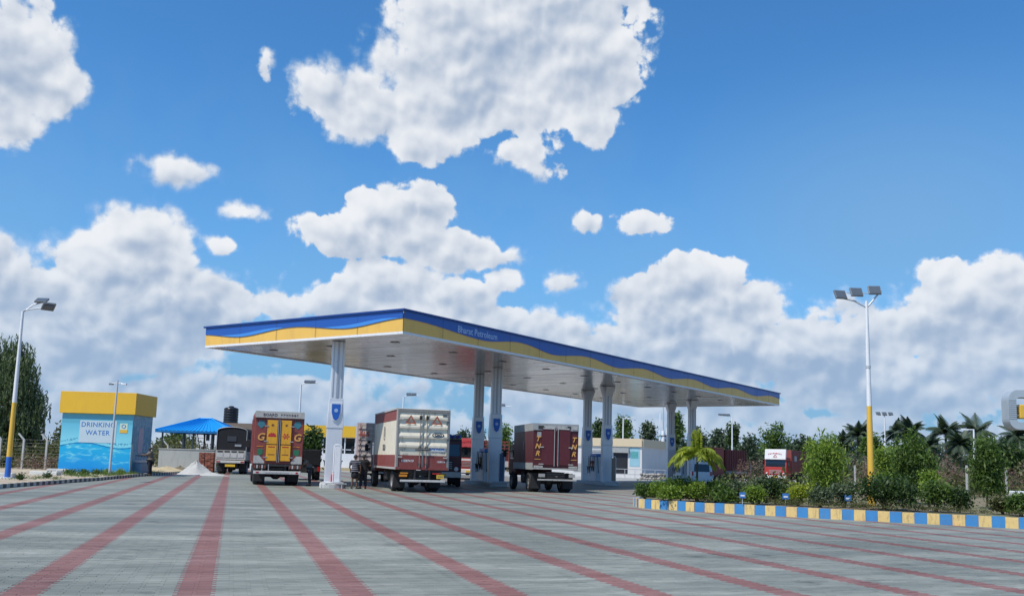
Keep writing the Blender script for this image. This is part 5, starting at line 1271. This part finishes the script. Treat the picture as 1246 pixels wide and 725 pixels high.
def onfront(px0, px1, z0, z1, dep, m, nm, par=fb_):
    x0, x1 = P(px0, 560, c0.y - .3).x - c0.x, P(px1, 560, c0.y - .3).x - c0.x; sl = (cl.y - c0.y) / (cl.x - c0.x)
    o = MB().bb(0, x1 - x0, -dep, -.004, z0, z1).build(nm, m, par); o.location = (x0, x0 * sl, 0); o.rotation_euler.z = math.atan(sl); return o
sh_ = onfront(748, 765.5, .5, 3.0, .02, mat('shutter_dark', (.02,.02,.024), .4), 'shutter_opening')
onfront(744.5, 747.6, .1, 3.5, .10, M_galv, 'shutter_side_post'); onfront(744.5, 767, 3.02, 3.6, .35, M_pale, 'shutter_box'); onfront(710, 743, 3.1, 3.35, .12, M_pale, 'string_band')
onfront(767, 779.5, 1.4, 3.65, .03, mat('poster_pale_blue', (.30,.52,.60), .5), 'wall_poster'); onfront(768.5, 777.5, 2.4, 3.2, .05, mat('poster_teal', (.10,.36,.36), .5, var=.5, scale=5), 'poster_notice')
onfront(700, 722, .6, 1.6, .04, M_pale, 'grey_counter')
rl = thing('railing', 'low metal railing in front of the cream parapet building', 'railing', (P(748, 575, 104).x, 104, 0), R(3))
rl_l = P(810, 575, 104).x - P(748, 575, 104).x
for zz in (.55, 1.1): MB().tube([(0, 0, zz), (rl_l, 0, zz)], .035, 6).build('rail', M_galv, rl)
for k in range(6): MB().tube([(rl_l * k / 5, 0, 0), (rl_l * k / 5, 0, 1.1)], .035, 6).build('baluster', M_galv, rl)
rw_ = thing('rubble_wall', 'low grey rubble stone wall under the railing by the cream parapet building', 'wall', (P(781, 575, 103).x, 103.2, 0), R(2))
ms_ = [MB().lathe([(.05, 0), (.20, .06), (.23, .16), (.14, .27)], n=7, sm=False).build('stone', mat('rubble_%s' % nm, c, .95, bump=.5), mesh_only=True) for nm, c in (('light', (.40,.38,.35)), ('dark', (.20,.19,.18)), ('mid', (.30,.28,.26)))]
for r in range(3):
    for k in range(15): inst('stone', random.choice(ms_), rw_, (k * .31 + .15 * (r % 2), random.uniform(-.05, .05), r * .22), (0, 0, random.uniform(0, 6)), (1, 1, random.uniform(.9, 1.2)))
# antenna mast
p = P(806.5, 575, 128); mst = thing('antenna_mast', 'grey telecom mast with bracketed antennas above the cream parapet building', 'mast', (p.x, p.y, 0), 0)
zt = P(806, 497, 128).z
MB().tube([(0, 0, 0), (0, 0, zt - 3)], [.32, .24], 10).build('lower_pole', M_white, mst); MB().tube([(0, 0, zt - 3), (0, 0, zt + 1.6)], [.12, .05], 8).build('upper_pole', M_galv, mst)
for zz in (P(0, 515, 128).z + .0, P(806, 530, 128).z):
    MB().box((0, 0, zz), (1.1, .5, .12)).build('bracket', M_dark, mst)
for k, (dx, z0) in enumerate(((-.5, zt - 4.5), (.45, zt - 4.2), (-.45, zt - 2.2))): MB().bb(dx - .08, dx + .08, -.08, .08, z0, z0 + 1.6).build('antenna', M_white, mst)

# ---------------------------------------------------------------- fences
M_fp = mat('fence_post_concrete', (.46,.46,.44), .9, var=.12, dirt=.2)
def bentpost():
    b = MB(); b.bb(-.06, .06, -.06, .06, -.1, 2.15); b.prism([(-.06, 2.15), (.06, 2.15), (-.38, 2.62), (-.45, 2.55)], 'y', -.055, .055); return b.build('post', M_fp, mesh_only=True)
me_bp = bentpost()
M_wire = mat('fence_wire', (.22,.22,.22), .5, .5)
def fence(label, a, b, n, h=2.2, mesh=True, group=None):
    a, b = Vector(a), Vector(b); d = b - a; L = d.length
    t = thing('wire_fence', label, 'fence', a, math.atan2(d.y, d.x), group)
    for k in range(n): inst('post', me_bp, t, (L * k / (n - 1), 0, 0))
    for zz in np.arange(.25, h, .24): MB().tube([(0, 0, zz), (L, 0, zz)], .006, 4).build('wire', M_wire, t)
    w = MB()
    for x in np.arange(0, L, .33): w.tube([(x, 0, .2), (x, 0, h - .1)], .004, 3)
    o = w.build('mesh_wire', M_wire, t); o['kind'] = 'stuff'
    return t
fa = P(-110, 572, 66.5); fb2 = P(82, 572, 66)
n_ = int((fb2.x - fa.x) / 1.62); fence('wire fence on bent concrete posts beneath the weeping tree', (P(26, 572, 66).x - 1.62 * 5, 66, .0), (P(26, 572, 66).x + 1.62 * 4, 66, 0), 10, group='wire fences on bent concrete posts')
fence('wire fence on bent concrete posts behind the blue roofed shelter', (P(183, 565, 88).x, 88, 0), (P(262, 565, 88).x, 88, 0), 5, group='wire fences on bent concrete posts')
for (px_, pt, pb, Y, lab) in ((1177, 566, 600, 50, 'plain grey concrete post beside the right hand small tree'), (1225, 569, 596, 58, 'thin pale post near the right edge behind the shrubs'), (1040.5, 566, 590, 62, 'thin pale post left of the tall yellow lamp'), (913.5, 562, 590, 90, 'pale post between the tipper lorry and the white headboard lorry')):
    p = P(px_, pb, Y); h = P(px_, pt, Y).z; o = MB().bb(-.05, .05, -.05, .05, 0, h).build('fence_post', M_fp, loc=(p.x, p.y, 0), bevel=.01); tag(o, lab, 'post')

# ---------------------------------------------------------------- framed sign structure at the right edge
p = P(1231, 580, 62); zt = P(1226, 474, 62).z; zb = P(1226, 522, 62).z
fs = thing('framed_sign', 'rounded silver frame sign with a yellow box inside at the right edge', 'sign', (p.x, p.y, 0), R(-4))
def rr_path(x0, x1, z0, z1, r, n=7):
    pts = []
    for (cx_, cz_, a0) in ((x1 - r, z1 - r, 0), (x0 + r, z1 - r, 90), (x0 + r, z0 + r, 180), (x1 - r, z0 + r, 270)):
        for k in range(n + 1): a = R(a0 + 90 * k / n); pts.append((cx_ + r * math.cos(a), cz_ + r * math.sin(a)))
    return pts
o_, i_ = rr_path(0, 4.6, zb, zt, .65), rr_path(.48, 4.12, zb + .48, zt - .48, .25)
ringm = MB(); n = len(o_)
for y, fl in ((0, 1), (1.1, -1)):
    bo, bi = ringm.pts([(x, y, z) for x, z in o_]), ringm.pts([(x, y, z) for x, z in i_])
    for k in range(n): j = (k + 1) % n; q = [bo + k, bi + k, bi + j, bo + j]; ringm.face(q if fl > 0 else q[::-1])
    if y == 0: b0, b1 = bo, bi
    else:
        for k in range(n):
            j = (k + 1) % n; ringm.face([b0 + k, b0 + j, bo + j, bo + k]); ringm.face([b1 + k, bi + k, bi + j, b1 + j])
ringm.build('silver_frame', mat('brushed_panel', (.58,.62,.63), .4, .5, var=.15, scale=1), fs)
for k in range(10): MB().bb(-.01, .50, -.012, -.001, zb + .68 + k * (zt - zb - 1.4) / 9, zb + .70 + k * (zt - zb - 1.4) / 9).build('panel_joint', M_dark, fs)
MB().bb(.75, 3.8, .1, 1.0, zb + .75, zt - .95).build('yellow_box', M_yel, fs, bevel=.05)
for zz in (zb + .95, zb + 1.55): MB().tube([(.45, .3, zz), (.8, .3, zz)], .03, 6).build('stay', M_white, fs)
MB().bb(1.55, 2.15, .3, .8, .0, zb + .02).build('column', mat('sign_column_dark', (.06,.05,.10), .5), fs)
p = P(1237, 606, 46); tag(MB().bb(-.15, .8, -.4, .4, .0, .85).build('white_cabinet', M_white, loc=(p.x, p.y, .0), bevel=.03), 'low white cabinet at the right edge below the framed sign', 'cabinet')
# little blue markers in the island planting
for (px_, lab) in ((903.5, 'small blue plant marker below the tipper lorry'), (956, 'small blue plant marker below the white headboard lorry'), (1032, 'small blue plant marker left of the big dark shrub')):
    p = P(px_, 612, 33.0); t = thing('plant_marker', lab, 'marker', (p.x, p.y, .34), R(random.uniform(-8, 8)), 'small blue markers on the island')
    MB().bb(-.11, .11, -.012, .012, .22, .42).build('plate', mat('marker_blue', (.04,.16,.42), .5, var=.3, scale=9), t); MB().tube([(0, .02, 0), (0, .02, .4)], .012, 5).build('stake', M_galv, t)
    MB().bb(-.07, .07, -.016, -.013, .28, .33).build('white_line', M_white, t)

# ---------------------------------------------------------------- vegetation
L_dark = leafmat('leaf_dark', (.022,.048,.016), (.075,.125,.035))
L_mid = leafmat('leaf_mid', (.045,.085,.02), (.14,.22,.045))
L_bright = leafmat('leaf_bright', (.10,.17,.025), (.28,.37,.06), trans=.4)
L_yel = leafmat('leaf_yellow_green', (.17,.23,.03), (.45,.48,.06), trans=.45)
L_grey = leafmat('leaf_grey_green', (.06,.09,.05), (.16,.20,.12), patch=.5)
L_far = leafmat('leaf_far_hazed', (.035,.062,.035), (.095,.13,.07), patch=.25, trans=.2)  # haze of the distance is mixed into this green
L_palm = leafmat('leaf_palm_hazed', (.032,.055,.036), (.09,.12,.075), patch=.4, trans=.2)  # lightened and turned bluish to paint in distance haze
L_dry = leafmat('leaf_dry', (.16,.09,.075), (.30,.20,.17), trans=.2)
L_olive = leafmat('leaf_olive', (.05,.065,.02), (.15,.15,.06), trans=.25)

def trunk(mb, base, top, r0, r1, wob=.1, n=5):
    pts = []
    for i in range(n + 1):
        f = i / n; pts.append((base[0] + (top[0] - base[0]) * f + random.uniform(-wob, wob) * (0 < i < n), base[1] + (top[1] - base[1]) * f, base[2] + (top[2] - base[2]) * f))
    mb.tube(pts, [r0 + (r1 - r0) * i / n for i in range(n + 1)], 7); return pts
def tree(name, label, cat, px0, px1, ytop, ybot, Y, m, nclump=120, per=26, leaf=.22, spread=.28, lobes=7, group=None, zb=0.0, droop=.1, tr=None, aspect=2.0, depth=None, trunkpx=None, shape=None):
    a, b = P(px0, (ytop + ybot) / 2, Y), P(px1, (ytop + ybot) / 2, Y); top = P((px0 + px1) / 2, ytop, Y).z; bot = P((px0 + px1) / 2, ybot, Y).z
    cx, W_ = (a.x + b.x) / 2, (b.x - a.x); H_ = top - bot; dep = depth or W_
    tx = P(trunkpx, ybot, Y).x if trunkpx else cx
    t = thing(name, label, cat, (tx, Y, zb), random.uniform(-.2, .2), group); t.rotation_euler.z = 0
    blobs = []
    for k in range(lobes):
        f = (k + .5) / lobes; ang = k * 2.4
        z = bot + H_ * (.18 + .66 * f); sh = shape(f) if shape else (1 - .55 * abs(f - .42) * 1.6)
        rr = W_ * .5 * sh; r_ = max(W_ * .22, min(W_ * .34, rr * .75))
        blobs.append((cx - tx + math.cos(ang) * max(0, rr - r_), math.sin(ang) * max(0, rr - r_) * dep / W_, z - zb, r_, r_ * dep / W_, min(r_, H_ * .30)))
    blobs.append((cx - tx, 0, top - zb - H_ * .16, W_ * .2, W_ * .2, H_ * .15))
    mb = MB(); tp = (cx - tx, 0, bot - zb + H_ * .62); r0 = (tr or max(.05, W_ * .035))
    trunk(mb, (0, 0, -.1), tp, r0, r0 * .45, wob=r0 * .8)
    for bl in blobs[:lobes]: mb.tube([(tp[0] * .6, 0, (bot - zb) + H_ * .15), ((bl[0] + tp[0]) / 2, bl[1] / 2, bl[2] * .9), (bl[0], bl[1], bl[2])], [r0 * .45, r0 * .28, r0 * .12], 5)
    mb.build('trunk', M_bark, t)
    foliage('crown', blobs, nclump, per, spread, leaf, m, t, droop=droop, aspect=aspect)
    return t
def bush(label, px0, px1, ytop, Y, m, zb=.36, nclump=60, per=24, leaf=.11, spread=.13, group='shrubs planted on the island', name='shrub', droop=0.0, aspect=2.2, flat=1.0, bare=False):
    a, b = P(px0, 590, Y), P(px1, 590, Y); top = P((px0 + px1) / 2, ytop + 4, Y).z; W_ = b.x - a.x; H_ = max(.25, top - zb); cx = (a.x + b.x) / 2
    t = thing(name, label, 'shrub', (cx, Y, zb), 0, group)
    blobs = []; n = 6
    for k in range(n):
        ang = k * 2.4 + random.random(); f = random.uniform(.35, 1)
        hz = H_ * random.uniform(.40, .66); blobs.append((W_ * .30 * math.cos(ang) * f, W_ * .26 * math.sin(ang) * f, hz, W_ * .22, W_ * .22, H_ * .34))
    blobs.append((0, 0, H_ * .68, W_ * .22, W_ * .22, H_ * .3))
    mb = MB()
    for k in range(7):
        bl = random.choice(blobs); mb.tube([(random.uniform(-.05, .05), random.uniform(-.05, .05), -.05), (bl[0] * .5, bl[1] * .5, bl[2] * .5), (bl[0], bl[1], bl[2] * 1.1)], [.02, .014, .006], 5)
    o = mb.build('stems', M_bark, t); o['kind'] = 'stuff'
    foliage('leaves', blobs, nclump, per, spread, leaf, m, t, floor=.03, droop=droop, aspect=aspect, up=.8)
    return t

# big weeping tree on the left: hanging leaf strands
t = thing('weeping_tree', 'tall drooping dark green tree at the left edge behind the fence', 'tree', (P(12, 570, 74).x, 74, 0), 0)
Y = 74; cxp = P(8, 480, Y).x - t.location.x
mb = MB(); trunk(mb, (0, 0, -.1), (cxp, 0, 8), .28, .1, .15, 7); blobs = []
zt_ = P(10, 401, Y).z
LB = [(8, 425, 24, 22), (-8, 450, 34, 30), (28, 455, 26, 32), (10, 490, 46, 36), (-30, 500, 40, 44), (40, 500, 22, 34), (0, 535, 52, 30), (-40, 545, 40, 30), (35, 540, 24, 26), (24, 430, 16, 16)]
for (bx, by, rx, ry) in LB:
    c = P(bx, by, Y); blobs.append((c.x - t.location.x, random.uniform(-1.2, 1.2), c.z, rx * Y / FPX, rx * Y / FPX * .8, ry * Y / FPX))
for bl in blobs: mb.tube([(cxp * .5, 0, bl[2] * .55), ((bl[0] + cxp) / 2, bl[1] / 2, bl[2] * .85), (bl[0], bl[1], bl[2])], [.10, .06, .025], 5)
mb.build('trunk', M_bark, t)
B = np.array(blobs); vol = (B[:, 3] * B[:, 5]); ns = 3600; kk = rng.choice(len(B), ns, p=vol / vol.sum()); u = rng.normal(size=(ns, 3)); u /= np.linalg.norm(u, axis=1)[:, None]
st = B[kk, :3] + u * (.4 + .6 * rng.random((ns, 1)) ** .5) * B[kk, 3:6]; pts = []
for s in st:
    ln = random.uniform(.6, 1.5); n_ = int(ln / .06); f = np.linspace(0, 1, n_)[:, None]; sw = rng.normal(size=2) * .12
    pts.append(s + np.hstack([f * sw[0] + rng.normal(size=(n_, 1)) * .05, f * sw[1] + rng.normal(size=(n_, 1)) * .05, -f * ln]))
pts = np.vstack(pts); pts = pts[pts[:, 2] > .3]
o = inst('crown', leaf_mesh('crown', leaf_arrays(pts, .24, aspect=3.2, droop=1.3, up=0), leafmat('leaf_weeping', (.045,.078,.038), (.18,.23,.12), patch=.6)), t, (0, 0, 0))

# distant wooded belt, one mass
bel = []
def belt(px0, px1, ytop, Y, step, jit, rz=1.0):
    px = px0
    while px < px1:
        yt = ytop + random.uniform(-jit, jit); c = P(px, yt, Y + random.uniform(-6, 6)); h = max(1.6, c.z)
        r_ = random.uniform(1.6, 3.0); bel.append((c.x, c.y, h - r_ * .9, r_, r_, r_ * .9)); bel.append((c.x + random.uniform(-2, 2), c.y - 1, h * .45, r_ * 1.1, r_, h * .45)); px += step * random.uniform(.7, 1.3)
belt(-200, 380, 537, 170, 13, 5); belt(380, 900, 537, 185, 10, 5); belt(700, 1060, 538, 150, 10, 6); belt(820, 1500, 539, 150, 11, 7); belt(560, 700, 537, 150, 10, 4); belt(990, 1400, 552, 118, 11, 6); belt(1040, 1400, 562, 100, 12, 5)
o = foliage('distant_trees', bel, 4600, 22, .55, .62, L_far, droop=.1); tag(o, 'dark green belt of distant trees along the horizon', 'trees', kind='stuff')
low = []
for k in range(150):
    px_ = random.uniform(880, 1400); Y = random.uniform(52, 100); c = P(px_, 590, Y); hh = random.uniform(.5, 1.3) * (.5 if px_ < 1045 else 1.1); low.append((c.x, Y, hh * .7, 1.3, 1.3, hh))
for k in range(60):
    px_ = random.uniform(-60, 85); Y = random.uniform(68, 95); c = P(px_, 570, Y); low.append((c.x, Y, .8, 1.3, 1.3, random.uniform(.6, 1.5)))
for k in range(40):
    px_ = random.uniform(185, 270); Y = random.uniform(90, 120); c = P(px_, 570, Y); low.append((c.x, Y, 1.2, 1.5, 1.5, random.uniform(1, 2.0)))
o = foliage('scrub', low, 2300, 20, .35, .28, L_olive, floor=0, droop=0); tag(o, 'olive brown scrub growing on the open ground beyond the fences', 'scrub', kind='stuff')

far = [  # px0, px1, ytop, ybot, Y, mat, label
 (60, 100, 518, 560, 120, L_olive, 'olive tree between the weeping tree and the kiosk'),
 (195, 232, 528, 562, 112, L_mid, 'green tree seen through the left bay of the shelter'),
 (224, 262, 530, 560, 118, L_olive, 'greyish tree seen through the middle bay of the shelter'),
 (366, 392, 523, 566, 92, L_dark, 'dark feathery tree in front of the yellow parapet building'),
 (552, 575, 523, 562, 140, L_far, 'rounded distant tree left of the second column pair'),
 (568, 596, 521, 560, 150, L_far, 'distant tree between the second columns'),
 (604, 622, 518, 558, 135, L_mid, 'upright distant tree just right of the second column pair'),
 (718, 740, 510, 545, 150, L_dark, 'dark tree between the third columns'),
 (742, 775, 508, 548, 146, L_mid, 'large green tree above the cream parapet building'),
 (778, 800, 512, 548, 150, L_far, 'loose tree left of the antenna mast'),
 (814, 834, 500, 550, 150, L_mid, 'tall tree right of the antenna mast'),
 (836, 862, 520, 552, 145, L_far, 'distant tree behind the small yellow green palm'),
 (862, 886, 523, 556, 142, L_far, 'distant tree left of the slim lamp by the tipper lorry'),
 (887, 897, 516, 545, 138, L_dark, 'narrow dark tree just right of the slim lamp by the tipper lorry'),
 (896, 926, 530, 575, 128, L_far, 'bushy distant tree behind the tipper lorry'),
 (921, 965, 515, 562, 135, L_mid, 'large round tree above the white headboard lorry'),
 (962, 990, 530, 570, 130, L_far, 'distant tree right of the white headboard lorry'),
 (1045, 1075, 530, 578, 105, L_mid, 'green tree directly behind the tall yellow lamp'),
 (1212, 1250, 535, 590, 82, L_dark, 'dark tree at the right edge under the framed sign'),
]
for (a, b, yt, yb, Y, m, lab) in far:
    tree('distant_tree', lab, 'tree', a, b, yt, yb, Y, m, 90, 20, .40, .42, 6, 'trees standing behind the forecourt', 0, depth=3.0)

# coconut palms
def palm(label, px, ytop, Y, size=3.0, n=28):
    c = P(px, ytop + 8, Y); t = thing('coconut_palm', label, 'palm', (c.x, Y, 0), random.uniform(0, 6), 'coconut palms beyond the island')
    h = c.z; size *= .82; MB().tube([(0, 0, -.1), (.1, 0, h * .5), (0, 0, h)], [.22, .15, .12], 8).build('trunk', M_bark, t)
    for k in range(n):
        az = 2 * math.pi * k / n * 1.618 * 3; el = R(random.uniform(-25, 75)); L = size * random.uniform(.8, 1.1); pts = []; p = Vector((0, 0, h)); d = Vector((math.cos(az) * math.cos(el), math.sin(az) * math.cos(el), math.sin(el)))
        rach = [p.copy()]
        for i in range(10): p = p + d * L / 10; d.z -= .13; d.normalize(); rach.append(p.copy())
        V = []
        for i in range(1, 11):
            for f in (0, .5):
                q = rach[i - 1].lerp(rach[i], f); dd = (rach[i] - rach[i - 1]).normalized(); sd = dd.cross(Vector((0, 0, 1))).normalized()
                ll = L * .26 * math.sin(math.pi * min(.97, (i + f) / 11 + .06)) + .08
                for s in (-1, 1):
                    tip = q + (sd * s * .75 + dd * .45 + Vector((0, 0, -.55))).normalized() * ll; w = dd * .075
                    V += [q - w, q + w, tip + w * .3, tip - w * .3]
        o = inst('frond', leaf_mesh('frond', np.array([tuple(v) for v in V]), L_palm), t, (0, 0, 0))
for a in (('coconut palm just left of the tall yellow lamp', 1044, 521, 118, 3.1), ('leftmost coconut palm behind the leafy young tree', 1028, 530, 125, 2.6), ('coconut palm above the slim triple lamp', 1092, 518, 116, 3.0), ('coconut palm right of the slim triple lamp', 1107, 516, 112, 3.0),
          ('middle coconut palm with spiky head between the two right trees', 1151, 518, 105, 3.4), ('low coconut palm left of the short arm lamp', 1168, 532, 98, 3.0), ('coconut palm behind the short arm lamp', 1188, 517, 104, 3.3), ('coconut palm under the left end of the framed sign', 1238, 522, 96, 3.0), ('low coconut palm right of the tree by the short lamp', 1222, 540, 110, 2.8),
          ('low coconut palm behind the dark shrubs', 1130, 535, 122, 2.8)): palm(*a)

# young trees on the island
tree('young_tree', 'light green young tree left of the tall yellow lamp with drooping leaves', 'tree', 968, 1036, 529, 594, 35.8, L_bright, 150, 30, .15, .20, 8, None, .3, droop=.6, tr=.04, aspect=3.5, trunkpx=1003)
tree('young_tree', 'shaded dark green small tree standing behind the light young tree', 'tree', 985, 1024, 545, 606, 38, L_dark, 110, 26, .15, .18, 7, None, .3, droop=.4, tr=.05, aspect=3)
tree('mango_tree', 'dense dark green small tree right of the tall yellow lamp', 'tree', 1082, 1140, 527, 604, 39.5, L_mid, 200, 30, .17, .20, 9, 'small broad leaved trees on the island', .3, droop=.5, tr=.05, aspect=3)
tree('mango_tree', 'small tree with fresh green top near the right edge', 'tree', 1178, 1222, 529, 604, 36.5, L_mid, 150, 30, .16, .18, 9, 'small broad leaved trees on the island', .3, droop=.5, tr=.05, aspect=3, trunkpx=1200, shape=lambda f: .8 if f < .7 else .55)
tree('mango_tree', 'small green tree between the tall yellow lamp and the dense mango tree', 'tree', 1062, 1092, 541, 600, 42, L_bright, 100, 26, .16, .2, 6, 'small broad leaved trees on the island', .3, droop=.3, tr=.04, aspect=3)
c = P(1198, 533, 36.4); o = None
# small ornamental palm with spreading yellow green fronds
p = P(847.5, 604, 35.3); t = thing('ornamental_palm', 'small yellow green palm with a thin dark stem in front of the last columns', 'palm', (p.x, p.y, .34), 0)
hz = P(847, 553, 35.3).z - .34
MB().tube([(0, 0, -.05), (.02, 0, hz * .6), (.03, 0, hz)], [.055, .04, .035], 8).build('trunk', mat('dark_stem', (.05,.05,.035), .8), t)
def frond(par, az, el, L, drop, leafl, m, nseg=14):
    p = Vector((0, 0, hz)); d = Vector((math.cos(az) * math.cos(el), math.sin(az) * math.cos(el), math.sin(el))); rach = [p.copy()]
    for i in range(nseg): p = p + d * L / nseg; d.z -= drop; d.normalize(); rach.append(p.copy())
    V = []
    for i in range(2, nseg + 1):
        q0, q1 = rach[i - 1], rach[i]; dd = (q1 - q0).normalized(); sd = dd.cross(Vector((0, 0, 1)));
        if sd.length < .1: sd = Vector((math.sin(az), -math.cos(az), 0))
        sd.normalize()
        for f in (0, .33, .66):
            q = q0.lerp(q1, f)
            for s in (-1, 1):
                ll = leafl * random.uniform(.7, 1.2) * (1 - .4 * (i / nseg) ** 3); tip = q + (sd * s * random.uniform(.4, 1) + dd * .5 + Vector((0, 0, random.uniform(-.9, -.1)))).normalized() * ll; w = dd * .024
                V += [q - w * .5, q + (tip - q) * .5 + w * 1.3, tip, q + (tip - q) * .5 - w * 1.3]
    fo = inst('frond', leaf_mesh('frond', np.array([tuple(v) for v in V]), m), par, (0, 0, 0)); MB().tube(rach, [.018 - .001 * i for i in range(len(rach))], 5).build('rachis', L_yel, fo)
for az, el, L in ((8, 26, 1.1), (172, 27, 1.1), (38, 22, 1.0), (142, 24, 1.0), (-35, 24, 1.0), (215, 22, 1.0), (0, 20, 1.15), (25, 32, 1.0), (180, 22, 1.15), (160, 34, 1.0), (-20, 38, .95), (200, 38, .95), (90, 40, 1.0), (-90, 35, 1.0), (50, 50, .9), (130, 52, .9), (230, 55, .85), (310, 50, .9), (10, 5, .9), (172, 4, .9)): frond(t, R(az), R(el), L * 1.12, .13, .36, L_yel)
for az, el, L in ((80, 86, .95), (200, 84, .9), (330, 85, .85), (20, 80, .8), (150, 82, .8)): frond(t, R(az), R(el), L, .01, .26, L_yel)

# shrubs along the island
SH = [ # px0, px1, ytop, Y, mat
 (770, 800, 583, 36.6, L_mid, 'leftmost shrub on the island corner'), (790, 822, 580, 35.9, L_bright, 'bright green shrub second from the island corner'), (812, 845, 577, 35.6, L_mid, 'taller green shrub left of the ornamental palm'), (800, 830, 590, 34.9, L_bright, 'low bright shrub just behind the kerb left of the palm'),
 (835, 862, 582, 35.0, L_bright, 'bright shrub at the foot of the ornamental palm'), (853, 890, 580, 34.9, L_mid, 'green shrub just right of the ornamental palm'), (880, 915, 581, 34.8, L_grey, 'grey green shrub under the tipper lorry'), (905, 940, 578, 34.8, L_grey, 'grey green shrub left of the white headboard lorry'),
 (868, 895, 594, 33.9, L_mid, 'low green shrub near the kerb right of the palm'), (902, 930, 588, 33.9, L_bright, 'fresh green low shrub behind the first blue marker'), (925, 962, 577, 34.6, L_dark, 'dark shrub below the white headboard lorry'), (950, 990, 583, 33.9, L_yel, 'yellow green spreading shrub behind the second blue marker'),
 (985, 1010, 592, 33.2, L_grey, 'thin grey shrub by the light young tree stem'), (1012, 1042, 583, 33.6, L_grey, 'grey green shrub between the light young tree and the third marker'), (1036, 1120, 575, 32.3, L_dark, 'largest dark shrub at the foot of the tall yellow lamp'), (1048, 1100, 573, 33.3, L_bright, 'bright topped shrub behind the largest dark shrub'),
 (1110, 1165, 580, 31.9, L_mid, 'wide green shrub right of the largest dark shrub'), (1112, 1150, 565, 36, L_bright, 'leafy shrub in front of the dense mango tree'), (1150, 1182, 590, 31.6, L_dark, 'low dark shrub before the concrete post'), (1220, 1262, 596, 30.6, L_mid, 'low leafy shrub at the right edge of the island'), (1205, 1232, 602, 31.5, L_olive, 'sparse olive shrub beside the white cabinet'),
 (1255, 1330, 585, 31.5, L_dark, 'dark shrub beyond the right edge of the kerb'),
]
for (a, b, yt, Y, m, lab) in SH:
    wd = (b - a); big = wd > 60
    bush(lab, a, b, yt, Y, m, nclump=int(30 + wd * 1.3), per=26, leaf=.10 if not big else .12, spread=.11 if not big else .15)
o = foliage('ground_cover', [(p_[0] + random.uniform(.2, 1.6), p_[1] + random.uniform(.4, 1.8), .40, .45, .4, .13) for p_ in [((KRP[i] + (KRP[i+1] - KRP[i]) * f)) for i in range(3, len(KRP) - 1) for f in (0, .2, .4, .6, .8)]], 800, 18, .10, .07, L_olive, floor=.37, aspect=4, up=-.2); tag(o, 'patchy low weeds along the back of the striped kerb', 'weeds', kind='stuff')
# bare pinkish scrub behind
dr = []
for (a, b, Y) in ((1040, 1062, 52), (1060, 1085, 55), (1120, 1150, 60), (1150, 1172, 58), (1225, 1246, 62), (905, 930, 70)):
    for k in range(5): c = P(random.uniform(a, b), 575, Y); dr.append((c.x, Y, random.uniform(1.0, 2.0), .7, .6, .7))
o = foliage('dry_scrub', dr, 420, 16, .22, .16, L_dry, aspect=6, up=-.3); tag(o, 'bare pinkish brown scrub behind the small trees', 'scrub', kind='stuff')
c = P(42, 566, 64); o = foliage('dry_scrub', [(c.x + k * .6, 65, .55, .6, .4, .5) for k in range(-2, 3)], 120, 16, .15, .12, L_dry, aspect=5); tag(o, 'reddish dry weeds at the foot of the left fence', 'weeds', kind='stuff')
# left verge plants
bush('small upright conical shrub beside the tall left lamp', 18, 29, 575.5, 43.5, L_dark, .12, 30, 24, .07, .07, 'plants on the left verge')
bush('small round shrub on the left verge beside a slab', 52, 62, 577.5, 47.0, L_dark, .12, 26, 22, .07, .07, 'plants on the left verge')
for (a, b, yt, Y, lab) in ((76, 92, 577, 54, 'low green plant left of the kiosk front'), (92, 110, 575, 55.5, 'low green plant under the kiosk print'), (108, 126, 573.5, 57, 'leafy low plant left of the thin lamp'), (122, 135, 573, 58, 'leafy low plant at the foot of the thin lamp'), (138, 152, 575.5, 59, 'low green plant right of the thin lamp')):
    bush(lab, a, b, yt, Y, L_bright if a % 4 else L_mid, .12, 34, 20, .09, .10, 'plants on the left verge')
gr_ = []
for k in range(40):
    q_ = KL[2].lerp(KL[5], random.random()); gr_.append((q_.x - random.uniform(.3, 2.2), q_.y + random.uniform(-.5, .5), .15, .5, .4, .08))
o = foliage('grass', gr_, 500, 14, .10, .08, L_mid, floor=.13, aspect=5, up=-.3); tag(o, 'thin green grass behind the left kerb', 'grass', kind='stuff')
# pebbles and litter on the verge
